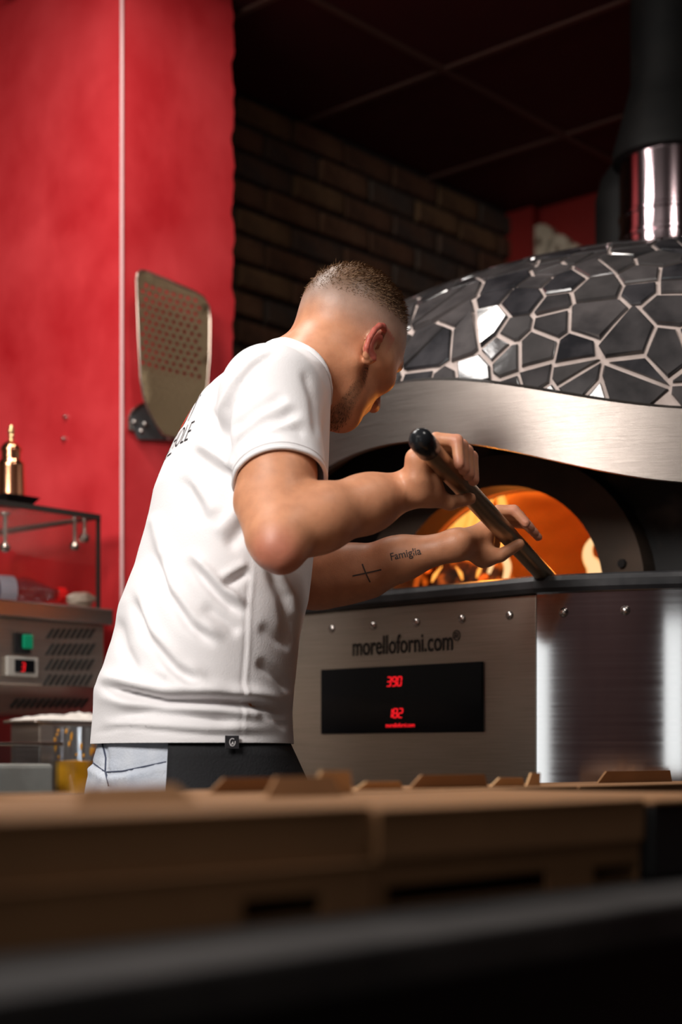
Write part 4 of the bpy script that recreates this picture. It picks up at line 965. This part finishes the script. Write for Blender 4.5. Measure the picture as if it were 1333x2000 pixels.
def arm(p, S, E, W, rs, re, rf, rw, bow, ke=.012):
    mid = S.lerp(E, .55); d = cone(p, S, mid, rs, rs*.94); d = smin(d, cone(p, mid, E, rs*.94, re), .03)
    f1 = E.lerp(W, .26) + bow; d2 = smin(cone(p, E, f1, re, rf), cone(p, f1, E.lerp(W, .62) + bow*.3, rf, rf*.84), .03); d2 = smin(d2, cone(p, E.lerp(W, .60) + bow*.3, W, rf*.84, rw), .03)
    return smin(d, d2, ke)
def arms_r(p):
    d = arm(p, RS, RE, RW, .052, .040, .0435, .0262, UP*.006)
    d = smin(d, cone(p, P(540, 1078, 2.085), P(548, 1082, 2.085), .026, .026), .03)                # elbow tip
    d = smin(d, cone(p, P(505, 985, 2.15), P(520, 1045, 2.11), .034, .024), .03)                  # triceps
    d = smin(d, cone(p, P(556, 900, 2.20), P(562, 945, 2.185), .040, .034), .02)                   # biceps
    d = smin(d, cone(p, P(590, 1000, 2.125), P(690, 985, 2.165), .030, .024), .016)                # brachioradialis
    h = hand(p, RW, .026, HRp, 1, RF, ((-.042, .006, .012), (-.030, .024, .040), (-.004, .0285, .066)),
             [((-.040, -.010, -.02), (-.024, -.022, -.028), .019, .014), ((-.040, -.002, .015), (-.026, -.020, .028), .019, .014), ((-.048, .0, -.004), (-.036, -.006, .006), .021, .019)])
    return smin(d, h, .016)
def arms_l(p):
    d = arm(p, LS, LE, LW, .050, .040, .037, .0225, UP*.004)
    d = smin(d, cone(p, P(640, 1140, 2.48), P(720, 1130, 2.465), .036, .030), .03)
    h = hand(p, LW, .026, HLp, -1, LF, ((-.050, .008, -.022), (-.030, .024, -.016), (.004, .0275, -.006)),
             [((-.050, -.004, -.012), (-.030, -.018, -.020), .018, .014), ((-.050, -.006, .012), (-.032, -.020, .026), .017, .013)])
    return smin(d, h, .016)
def body(p):
    t = torso(p, -.020)
    n = cone(p, NB, HC - HF*.020 - HU*.055, .062, .056); n = smin(n, cone(p, P(576, 714, 2.42), P(642, 630, 2.41), .034, .037), .03)
    tr = smin(cone(p, P(560, 765, 2.42), RS, .040, .046), cone(p, P(560, 765, 2.42), LS, .040, .048), .03)
    d = smin(smin(t, tr, .04), n, .03); d = smin(d, head(p), .022)
    d = smin(d, arms_r(p), .012); return smin(d, arms_l(p), .012)
bV, bF = surface_nets(body, (-.42, 2.02, H - .12), (.42, 2.78, H + .86), .003)
bV = relax(bV, bF, 1, .5); bN = vnormals(bV, bF)
body_me = np_mesh('body', bV, bF)
# natural colouring: tanned skin, stubble on the shaven scalp, red ears and elbow, brown beard shadow
loc = (bV - A3(HC)) @ np.stack([A3(HF), A3(HR), A3(HU)], 1)/HS; lf, lr, lu = loc.T; near = (np.linalg.norm(loc, axis=1) < .17).astype(float)
col = np.tile(np.array([.61, .275, .148]), (len(bV), 1))
def blend(c, m): 
    global col
    m = np.clip(m, 0, 1)[:, None]; col = col*(1 - m) + np.array(c)*m
rn = np.random.RandomState(2); mott = rn.rand(len(bV))
hl = np.maximum(-.322*lf + .947*lu - .050, np.where(lf > 0, (lu - .080)*.8, -1))     # height above the edge of the longer hair
stub = sstep(-.085, -.012, hl)*near*(lf < .080 - .25*np.clip(.05 - lu, 0, 1))*sstep(-.055, -.02, lu + .35*lf*(lf < 0))
blend((.40, .262, .205), stub*.9)
blend((.135, .076, .045), sstep(-.026, .014, hl)*near*.92*(lf < .078))
earm = near*sstep(.0735, .0785, np.abs(lr))*(np.abs(lf + .008) < .030)*(lu > -.048)*(lu < .018); blend((.50, .10, .075), earm*.88)
qx = bV - A3(P(538, 1085, 2.07)); blend((.52, .17, .115), .75*sstep(.055, .015, np.linalg.norm(qx, axis=1)))
pb = proj(bV)
mir = bV - np.outer((loc[:, 1] < 0)*loc[:, 1]*2*HS, A3(HR))          # left half of the face mirrored on to the right
dj_, tj = pl_dist(proj(mir), [(716, 712), (704, 748), (684, 778), (668, 806), (640, 830)])
jaw = near*sstep(1.3, .45, dj_/(6 + 18*tj))*(.35 + .65*sstep(.0, .45, tj))*(lf > -.02)*sstep(-.015, -.035, lu)
blend((.15, .075, .042), jaw*.8*(.6 + .5*mott))
brow = near*(lf > .055)*sstep(.010, .004, np.abs(lu - .028))*(np.abs(lr) > .010)*(np.abs(lr) < .052); blend((.06, .03, .018), brow*.9)
lips = near*(lf > .074)*sstep(.012, .006, np.abs(lu + .061))*(np.abs(lr) < .024); blend((.52, .17, .14), lips*.8)
for C0, fg in ((HRp, RF), (HLp, LF)):
    for (_, _, t_, tip, r) in fg:
        for jn in (tip, t_):
            q = A3(C0 + E1*jn[0] + E2*jn[1] + pd*jn[2]); blend((.62, .24, .17), .5*sstep(.018, .006, np.linalg.norm(bV - q, axis=1)))
at = body_me.color_attributes.new('skin', 'FLOAT_COLOR', 'POINT'); at.data.foreach_set('color', np.concatenate([col, np.ones((len(col), 1))], 1).astype(np.float32).ravel())
m, nt, b = mat_new('skin'); vc = nd(nt, 'ShaderNodeVertexColor'); vc.layer_name = 'skin'
nz_ = nd(nt, 'ShaderNodeTexNoise'); nz_.inputs['Scale'].default_value = 55; nz_.inputs['Detail'].default_value = 5; nt.links.new(coords(nt), nz_.inputs['Vector'])
mxc = nd(nt, 'ShaderNodeMix', data_type='RGBA', blend_type='MULTIPLY'); mxc.inputs[0].default_value = .35; rmp = nd(nt, 'ShaderNodeValToRGB'); rmp.color_ramp.elements[0].position = .3; rmp.color_ramp.elements[0].color = (.62, .55, .52, 1); rmp.color_ramp.elements[1].position = .6
nt.links.new(nz_.outputs[0], rmp.inputs[0]); nt.links.new(vc.outputs[0], mxc.inputs[6]); nt.links.new(rmp.outputs[0], mxc.inputs[7]); nt.links.new(mxc.outputs[2], b.inputs['Base Color'])
b.inputs['Roughness'].default_value = .48; b.inputs['Subsurface Weight'].default_value = .12; b.inputs['Subsurface Radius'].default_value = (.012, .005, .003); b.inputs['Subsurface Scale'].default_value = .6
n3 = nd(nt, 'ShaderNodeTexNoise'); n3.inputs['Scale'].default_value = 420; nt.links.new(coords(nt), n3.inputs['Vector']); bp_ = nd(nt, 'ShaderNodeBump'); bp_.inputs['Strength'].default_value = .12; bp_.inputs['Distance'].default_value = .002; nt.links.new(n3.outputs[0], bp_.inputs['Height']); nt.links.new(bp_.outputs[0], b.inputs['Normal'])
M['skin'] = m
bo = link('body', body_me, M['skin'], person)
body_bvh = BVHTree.FromPolygons([tuple(x) for x in bV], [tuple(x) for x in bF])
# short hair on the crown, beard along the jaw: fine blades
def strands(name, idx, ln, wd, comb, mt, lift=.55, n=1):
    rg = np.random.RandomState(len(idx) + n); m = MB(); vs = []; fs = []
    for i in idx:
        b0 = Vector(bV[i]) + Vector(rg.normal(0, .0012, 3)); nn = Vector(bN[i]); d = (nn*lift + comb*(1 - lift) + Vector(rg.normal(0, .22, 3))).normalized(); s = d.cross(nn)
        s = (s.normalized() if s.length > 1e-3 else d.orthogonal().normalized())*wd; l = ln*rg.uniform(.6, 1.15)*(float(np.clip(.35 + hl[i]/.03, .3, 1.15)) if name == 'hair' else 1); k = len(vs)
        vs += [b0 - s - nn*.001, b0 + s - nn*.001, b0 + d*l*.6 + s*.6, b0 + d*l + comb*l*.2]; fs += [(k, k+1, k+2), (k, k+2, k+3)]
    m.add(vs, fs); me = bpy.data.meshes.new(name); me.from_pydata([tuple(v_) for v_ in vs], [], fs); me.update(); return tag(link(name, me, mt, person), kind='stuff')
cr_ = np.where((near > 0) & (hl > -.006) & (lf < .080))[0]
pk = np.random.RandomState(1).choice(cr_, 14000, replace=True)
strands('hair', pk, .0088, .00042, (HF*.9 + HU*.2).normalized(), M['hair'], .35)
bd = np.where(jaw > .35)[0]; pk = np.random.RandomState(4).choice(bd, min(len(bd), 700), replace=False)
strands('beard', pk, .004, .0003, (-HU*.7 + HF*.4).normalized(), M['beard'], .45)
el = MB()
for s in (-1, 1):
    for k in range(9):
        a = hp_(.084, s*(.024 + .002*k), .004); el.tube([a, a + HF*.006 + HU*.001, a + HF*.011 + HU*.004], [.0008, .0006, .0003], 5)
el.build('eyelashes', M['beard'], person)
def project_shape(vs, fs, bvh, org, right, up, dirv, off, name, mt, parent, maxd=.6):
    out = []; ok = []
    for x, y in vs:
        o_ = org + right*x + up*y; h_ = bvh.ray_cast(o_, dirv, maxd)
        if h_[0] is None: out.append(o_); ok.append(False)
        else:
            nn = h_[1] if h_[1].dot(dirv) < 0 else -h_[1]; out.append(h_[0] + nn*off); ok.append(True)
    fs = [f for f in fs if all(ok[i] for i in f)]
    if not fs: return None
    me = bpy.data.meshes.new(name); me.from_pydata([tuple(p) for p in out], [], fs); me.update(); return link(name, me, mt, parent)
M['tattoo'] = mat('tattoo_ink', (.070, .048, .042), .5)
def ribbon(pts, w, sub=8):
    vs = []; fs = []
    q = []
    for i in range(len(pts)-1):
        for k in range(sub): q.append((pts[i][0] + (pts[i+1][0]-pts[i][0])*k/sub, pts[i][1] + (pts[i+1][1]-pts[i][1])*k/sub))
    q.append(pts[-1])
    for i, p in enumerate(q):
        a, b_ = q[max(i-1, 0)], q[min(i+1, len(q)-1)]; dx, dy = b_[0]-a[0], b_[1]-a[1]; l = math.hypot(dx, dy) or 1; vs += [(p[0] - dy/l*w/2, p[1] + dx/l*w/2), (p[0] + dy/l*w/2, p[1] - dx/l*w/2)]
    for i in range(len(q)-1): fs.append((2*i, 2*i+1, 2*i+3, 2*i+2))
    return vs, fs
fa = (LW - LE).normalized(); toc = (Vector((0, 0, H)) - LE.lerp(LW, .5)).normalized(); fu = (UP - fa*UP.dot(fa)).normalized(); nrm_ = fa.cross(fu).normalized(); nrm_ = nrm_ if nrm_.dot(toc) > 0 else -nrm_
def arm_org(x, y): return P(x, y, 2.40) + nrm_*.0
def onarm(x, y):
    c = P(x, y, 2.46); return c + nrm_*.08
sc_ = 2.43/F
vs, fs = ribbon([(-27*sc_, 0), (30*sc_, 5*sc_*0)], .0022); v2, f2 = ribbon([(-4*sc_, 19*sc_), (2*sc_, -18*sc_)], .0022); k = len(vs)
project_shape(vs + v2, fs + [tuple(i + k for i in f) for f in f2], body_bvh, onarm(729, 1124), fa, fu, -nrm_, .0005, 'cross_tattoo', M['tattoo'], person)
vs, fs = text_verts('Famiglia', .0165, .92, .0002)
project_shape(vs, fs, body_bvh, onarm(811, 1096), fa, fu, -nrm_, .0005, 'word_tattoo', M['tattoo'], person)

# ------------------------------------------------------------------ t-shirt
SB, LB = P(552, 948, 2.165), LS.lerp(LE, .55)
SA = P(528, 778, 2.255)
def shirt_fn(p):
    d = torso(p, 0.0)
    sl = cone(p, SA, SB + (SB - SA)*.25, .072, .0625); sl = smin(sl, cone(p, SA, P(556, 752, 2.42), .068, .044), .03)
    l2 = cone(p, LS, LB + (LB - LS)*.2, .068, .062); l2 = smin(l2, cone(p, LS, P(556, 752, 2.42), .065, .044), .03)
    ax_ = A3((SB - SA).normalized()); sl = smax(sl, (p - A3(SB)) @ ax_, .003); ax_ = A3((LB - LS).normalized()); l2 = smax(l2, (p - A3(LB)) @ ax_, .003)
    d = smin(d, sl, .020); return smin(d, l2, .02)
sV, sF = surface_nets(shirt_fn, (-.42, 2.02, H - .04), (.16, 2.84, H + .75), .004)
sV = relax(sV, sF, 3, .5)
sN = vnormals(sV, sF); sq_ = proj(sV); cdir = np.array([0, 0, H]) - sV; cdir /= np.linalg.norm(cdir, axis=1)[:, None]; facing = np.clip((sN*cdir).sum(1)*2.5 + .35, 0, 1)
depth_ok = (sV[:, 1] < 2.46).astype(float)
FOLDS = [ # polyline on the cloth as seen in the photograph, height of the ridge (m), half width (px)
 ([(295,1064),(321,1150),(370,1221),(425,1262)], -.0075, 11), ([(310,1064),(338,1150),(388,1215),(440,1250)], .0055, 12),
 ([(252,1150),(284,1240),(340,1307),(395,1342)], -.0075, 11), ([(268,1150),(302,1235),(356,1296),(410,1330)], .0055, 12),
 ([(370,1075),(415,1124),(437,1150),(486,1187)], .0075, 9), ([(362,1092),(405,1140),(432,1168),(478,1204)], -.0075, 10),
 ([(434,1148),(486,1114)], -.006, 9), ([(430,1132),(484,1098)], .004, 9), ([(392,1180),(440,1212),(470,1240)], -.005, 12),
 ([(182,1336),(250,1352),(321,1367),(422,1369),(500,1374),(556,1388)], -.013, 8), ([(182,1318),(250,1333),(321,1348),(422,1351),(500,1356),(562,1370)], .008, 13),
 ([(182,1358),(250,1374),(330,1386),(430,1388),(510,1396),(566,1408)], .0055, 11), ([(205,1404),(300,1388),(400,1402),(470,1412)], -.0055, 11), ([(190,1410),(300,1415),(400,1420),(560,1420)], .004, 10),
 ([(490,1376),(530,1382),(566,1402)], -.007, 7), ([(497,1394),(540,1402),(566,1424)], -.005, 8),
 ([(370,880),(430,921),(474,944)], -.0070, 12), ([(380,862),(440,900),(470,915)], .005, 12), ([(405,790),(432,850),(440,890)], -.005, 12),
 ([(350,930),(385,985),(400,1030)], -.005, 13), ([(372,925),(405,975),(425,1010)], .004, 13), ([(300,1000),(312,1050),(330,1100)], .005, 13),
 ([(452,842),(500,800),(560,770)], -.004, 8), ([(458,880),(520,828),(590,800)], -.0045, 8), ([(470,915),(530,862),(600,840)], -.0040, 8), ([(455,862),(510,815),(575,786)], .003, 8), ([(465,898),(525,845),(596,818)], .003, 8), ([(590,720),(612,780),(622,860)], -.003, 9),
 ([(545,686),(500,712),(465,748),(444,795),(440,850),(452,905)], -.0055, 6), ([(535,682),(488,712),(452,752),(430,800),(428,850)], .003, 7),
 ([(520,1100),(556,1165),(566,1215),(562,1260)], -.0075, 11), ([(536,1105),(570,1165),(580,1215)], .004, 9), ([(500,1290),(540,1318),(572,1352)], -.006, 10), ([(505,1220),(545,1250),(575,1262)], -.004, 12),
 ([(498,1070),(488,1190),(486,1260),(478,1345),(477,1455)], .0012, 4), ([(492,1070),(482,1190),(480,1260),(472,1345),(471,1455)], -.0012, 4),
 ([(225,1200),(240,1265),(270,1320)], -.005, 12), ([(300,1300),(360,1335),(450,1345)], .004, 12),
 ([(176,1432),(250,1420),(320,1428),(400,1436),(570,1437)], -.0026, 4), ([(500,1000),(470,1040),(440,1075)], -.006, 14), ([(480,960),(455,1010),(420,1050)], .005, 14)]
disp = np.zeros(len(sV))
for pl, h_, w_ in FOLDS:
    d, t_ = pl_dist(sq_, pl); disp += h_*np.exp(-(d/w_)**2)*1.15*sstep(-.02, .22, np.minimum(t_, 1 - t_))
tn = np.sin(sV[:, 0]*21 + sV[:, 2]*17)*np.sin(sV[:, 2]*23 - sV[:, 1]*19)*.0018
sV = sV + sN*(disp*facing*depth_ok*1.25 + tn)[:, None]; sV = relax(sV, sF, 1, .3)
da_ = np.minimum(arms_r(sV.astype(np.float32)), arms_l(sV.astype(np.float32))); push = np.clip(.0065 - da_, 0, .03)*(proj(sV)[:, 1] > 780); sV = sV + sN*push[:, None]
sme = np_mesh('t_shirt', sV, sF); bm = bmesh.new(); bm.from_mesh(sme)
hem_z = H + (1480 - 1453)/F*2.36
bmesh.ops.bisect_plane(bm, geom=list(bm.verts) + list(bm.edges) + list(bm.faces), plane_co=(0, 0, hem_z), plane_no=(0, 0, -1), clear_outer=True)
def open_sleeve(S, B_, rad):
    ax = (B_ - S).normalized(); kill = []; bm.normal_update()
    for f in bm.faces:
        c = f.calc_center_median(); t = (c - B_).dot(ax)
        if -.012 < t < .012 and (c - B_ - ax*t).length < rad and f.normal.dot(ax) > .62: kill.append(f)
    bmesh.ops.delete(bm, geom=kill, context='FACES')
    fcs = []
    for f in bm.faces:
        c = f.calc_center_median(); t = (c - B_).dot(ax)
        if -.03 < t < .03 and (c - B_ - ax*t).length < .070 and float(torso(np.array([c], np.float32))[0]) > .006: fcs.append(f)
    geom = set(fcs)
    for f in fcs: geom.update(f.edges); geom.update(f.verts)
    bmesh.ops.bisect_plane(bm, geom=list(geom), plane_co=B_ - ax*.008, plane_no=ax, clear_outer=True)
open_sleeve(SA, SB, .075); open_sleeve(LS, LB, .075)
bm.to_mesh(sme); bm.free()
for p_ in sme.polygons: p_.use_smooth = True
shirt = link('t_shirt', sme, M['shirt'], person); sd = shirt.modifiers.new('cloth', 'SOLIDIFY'); sd.thickness = .0028; sd.offset = -1
shirt_bvh = BVHTree.FromPolygons([tuple(v_.co) for v_ in sme.vertices], [tuple(p_.vertices) for p_ in sme.polygons])
# sleeve hem band and collar
sax = (SB - SA).normalized(); sx = sax.orthogonal().normalized(); sy = sax.cross(sx)
def hug(c, ax, x, y, bvh, n, off, far=.16):
    out = []
    for k in range(n):
        t = 2*PI*k/n; d = x*math.cos(t) + y*math.sin(t); h_ = bvh.ray_cast(c + d*far, -d, far)
        out.append((h_[0] + d*off) if h_[0] else None)
    return out
ring = [p for p in hug(SB - sax*.018, sax, sx, sy, shirt_bvh, 60, .0002, .095) if p]
if len(ring) > 20: MB().tube(ring + ring[:2], .0011, 6).build('sleeve_stitch', M['shirt'], shirt)
ring = [p for p in hug(SB - sax*.0100, sax, sx, sy, shirt_bvh, 60, -.0018, .095) if p]
if len(ring) > 20: MB().tube(ring + ring[:2], .0032, 10).build('sleeve_hem', M['shirt'], shirt)
nax = (HC - HF*.03 - HU*.05 - NB).normalized(); nx_ = nax.orthogonal().normalized(); ny_ = nax.cross(nx_)
# collar: a rib that follows the line where the neck leaves the cloth
sel = (np.abs(shirt_fn(bV.astype(np.float32))) < .004) & (np.linalg.norm(bV - A3(NB + nax*.03), axis=1) < .13) & (bV[:, 2] > H + .50) & (arms_r(bV.astype(np.float32)) > .03)
cp = bV[sel]; cc_ = NB + nax*.02; an_ = np.arctan2((cp - A3(cc_)) @ A3(ny_), (cp - A3(cc_)) @ A3(nx_)); NBIN = 40; ring = []
for k in range(NBIN):
    dd = np.abs((an_ - (-PI + 2*PI*(k + .5)/NBIN) + PI) % (2*PI) - PI) < 2*PI/NBIN
    if dd.sum() > 2: ring.append(Vector(cp[dd].mean(0)))
for _ in range(3): ring = [(ring[k-1] + ring[k]*2 + ring[(k+1) % len(ring)])/4 for k in range(len(ring))]
if len(ring) > 10:
    cv_ = sum(ring, Vector())/len(ring); ring = [p + (p - cv_).normalized()*.0035 for p in ring]
    MB().tube(ring + ring[:2], .0052, 10).build('collar', M['shirt'], shirt)
# printed logo on the back
M['print'] = mat('shirt_print', (.022, .020, .024), .7); M['print_red'] = mat('shirt_print_red', (.75, .05, .02), .7)
bc = P(323, 868, 2.42); bR = -TL; bUp = (UP*.93 + TF*.36).normalized(); org = bc - TF*.25
vs, fs = text_verts("PIZZHOLE", .050, .80, -.0008)
project_shape([(x + .022, y - .016) for x, y in vs], fs, shirt_bvh, org, bR, bUp, TF, .0009, 'back_lettering', M['print'], shirt)
for (a, b_) in ((-.09, -.055), (-.047, -.02), (-.012, .012), (.018, .045)):
    vs, fs = ribbon([(a, -.024), (b_, -.024)], .003, 5); project_shape(vs, fs, shirt_bvh, org, bR, bUp, TF, .0009, 'print_dash', M['print'], shirt)
arc = [(.062*math.cos(t) + 0, .024 + .062*math.sin(t)) for t in np.linspace(.05, PI - .05, 18)]
vs, fs = ribbon(arc, .0035, 2); project_shape(vs, fs, shirt_bvh, org, bR, bUp, TF, .0009, 'print_arch', M['print'], shirt)
arc = [(.040*math.cos(t) + 0, .024 + .044*math.sin(t)) for t in np.linspace(.05, PI - .05, 14)]
vs, fs = ribbon(arc, .0025, 2); project_shape(vs, fs, shirt_bvh, org, bR, bUp, TF, .0009, 'print_arch', M['print'], shirt)
for k in range(3):
    x0 = -.020 + .020*k; fl2 = [(x0 - .009, .026), (x0 + .009, .026), (x0 + .011, .038), (x0 + .004, .050), (x0 + .002, .062), (x0 - .005, .048), (x0 - .011, .038)]
    project_shape(fl2, [tuple(range(7))], shirt_bvh, org, bR, bUp, TF, .0010, 'print_flame', M['print_red'], shirt)
# black hem tag with a small emblem
tg_n = None
h_ = shirt_bvh.ray_cast(Vector((0, 0, H)), (P(452, 1447, 2.3) - Vector((0, 0, H))).normalized(), 4)
tp, tn_ = h_[0], h_[1]; tn_ = tn_ if tn_.y < 0 else -tn_; tn_ = Vector((tn_.x, tn_.y, 0)).normalized(); tr_ = UP.cross(tn_).normalized()
tgm = MB().box(tp + tn_*.003 - UP*.002, (tr_, UP, tn_), (.0105, .0095, .0012), .0006).build('hem_tag', M['print'], shirt)
em = []
vs, fs = ribbon([(.0042*math.cos(t), .0054*math.sin(t)) for t in np.linspace(.9, 2*PI + .3, 20)], .0011, 1); v2, f2 = ribbon([(-.003, -.005), (.001, .001), (.0005, -.003), (.002, -.002)], .0010, 2)
k = len(vs); MB().add([tp + tn_*.0046 - UP*.002 + tr_*x + UP*y for x, y in vs + v2], fs + [tuple(i + k for i in f) for f in f2]).build('tag_emblem', M['shirt'], shirt)

# ------------------------------------------------------------------ jeans, apron, shoes
PC = P(374, 1455, 2.36)
def jeans_fn(p):
    d = torso(p, -.016); d = np.maximum(d, p[:, 2] - (H + .03))
    for s in (-1, 1):
        hip = Vector((PC.x, PC.y, H - .10)) + TL*(s*.088) + TF*.002; kn = Vector((PC.x, PC.y, .50)) + TL*(s*.105) + TF*.03; an = Vector((PC.x, PC.y, .07)) + TL*(s*.115) - TF*.01
        d = smin(d, cone(p, hip, kn, .098, .070), .05); d = smin(d, cone(p, kn, an, .070, .055), .03)
    d = smin(d, ellip(p, Vector((PC.x, PC.y, H - .07)) - TF*.045, (TF, TL, UP), (.115, .165, .11)), .05)
    return np.maximum(d, .045 - p[:, 2])
jV, jF = surface_nets(jeans_fn, (-.50, 2.0, 0.0), (.06, 2.75, H + .06), .007); jV = relax(jV, jF, 3)
jq = proj(jV); jN = vnormals(jV, jF); dj = np.zeros(len(jV))
for pl, h_, w_ in [([(200,1440),(208,1480),(205,1510),(212,1560)], -.004, 5), ([(176,1490),(205,1508),(215,1512),(330,1488)], -.004, 5), ([(176,1502),(205,1520),(220,1522),(330,1498)], .004, 7)]:
    d, _ = pl_dist(jq, pl); dj += h_*np.exp(-(d/w_)**2)
jV = jV + jN*(dj*(jV[:, 1] < 2.4))[:, None]
jme = np_mesh('jeans', jV, jF); jo = link('jeans', jme, M['denim'], person)
jb = BVHTree.FromPolygons([tuple(x) for x in jV], [tuple(x) for x in jF])
def cast_line(pl, bvh, off, sub=10):
    out = []
    for i in range(len(pl)-1):
        for k in range(sub + (i == len(pl)-2)):
            x = pl[i][0] + (pl[i+1][0]-pl[i][0])*k/sub; y = pl[i][1] + (pl[i+1][1]-pl[i][1])*k/sub; o_ = Vector((0, 0, H)); h_ = bvh.ray_cast(o_, (P(x, y, 2) - o_).normalized(), 5)
            if h_[0]: out.append(h_[0] + (h_[1] if h_[1].y < 0 else -h_[1])*off)
    return out
l = cast_line([(200,1452),(207,1480),(206,1508),(213,1535)], jb, .0)
if len(l) > 4: MB().tube(l, .0016, 6).build('pocket_seam', M['denim_dark'], jo)
l = cast_line([(182,1490),(206,1508),(240,1506),(325,1488)], jb, .0)
if len(l) > 4: MB().tube(l, .0012, 6).build('pocket_seam', M['denim_dark'], jo)
def ap_sec(z):
    zz = max(z, stz[0] + .02); cx = np.interp(zz, stz, stc[:, 0]); cy = np.interp(zz, stz, stc[:, 1]); return cx, cy, np.interp(zz, stz, sta), np.interp(zz, stz, stb)
vs = []; fs = []; na, nzz = 60, 26
for i in range(nzz + 1):
    z = H + .026 - .62*i/nzz; cx, cy, a, b_ = ap_sec(z); g_ = -.006 + .016*min(1, i/3); flare = .075*min(1, i/8)
    for k in range(na + 1):
        t = math.radians(-117 + 245*k/na)            # 0 = front, negative = right side
        dv_ = TF*math.cos(t) + TL*math.sin(t); c0_ = Vector((cx, cy, z))
        r_ = 1/((abs(math.cos(t))/b_)**2.25 + (abs(math.sin(t))/a)**2.25)**(1/2.25) + g_ + flare*max(0, math.cos(t))**1.5 + .005*math.sin(9*t)*min(1, i/10)
        h_ = jb.ray_cast(c0_ + dv_*.5, -dv_, .5)
        if h_[0]: r_ = max(r_, (h_[0] - c0_).length + .005)
        q = c0_ + dv_*r_
        vs.append(q)
for i in range(nzz):
    for k in range(na): fs.append((i*(na+1)+k, i*(na+1)+k+1, (i+1)*(na+1)+k+1, (i+1)*(na+1)+k))
ap = MB().add(vs, fs, True).build('apron', M['apron'], person); am = ap.modifiers.new('cloth', 'SOLIDIFY'); am.thickness = .003
for s in (-1, 1):
    an = Vector((PC.x, PC.y, 0)) + TL*(s*.115) - TF*.01; sm = MB()
    prof = [(-.06, .034, .05), (-.03, .040, .085), (.03, .042, .08), (.09, .045, .06), (.14, .044, .045), (.18, .034, .032), (.198, .012, .02)]
    vs = []; fs = []; n = 14
    for (x, w, hh) in prof:
        for k in range(n): t = 2*PI*k/n; vs.append(an + TF*x + TL*(w*math.cos(t)) + UP*max(.001, hh*.5 + hh*.55*math.sin(t)))
    for i in range(len(prof)-1):
        for k in range(n): j = (k+1) % n; fs.append((i*n+k, i*n+j, (i+1)*n+j, (i+1)*n+k))
    fs += [tuple(range(n)), tuple((len(prof)-1)*n + k for k in range(n))]
    sm.add(vs, fs, True).build('shoe', M['apron'], person)
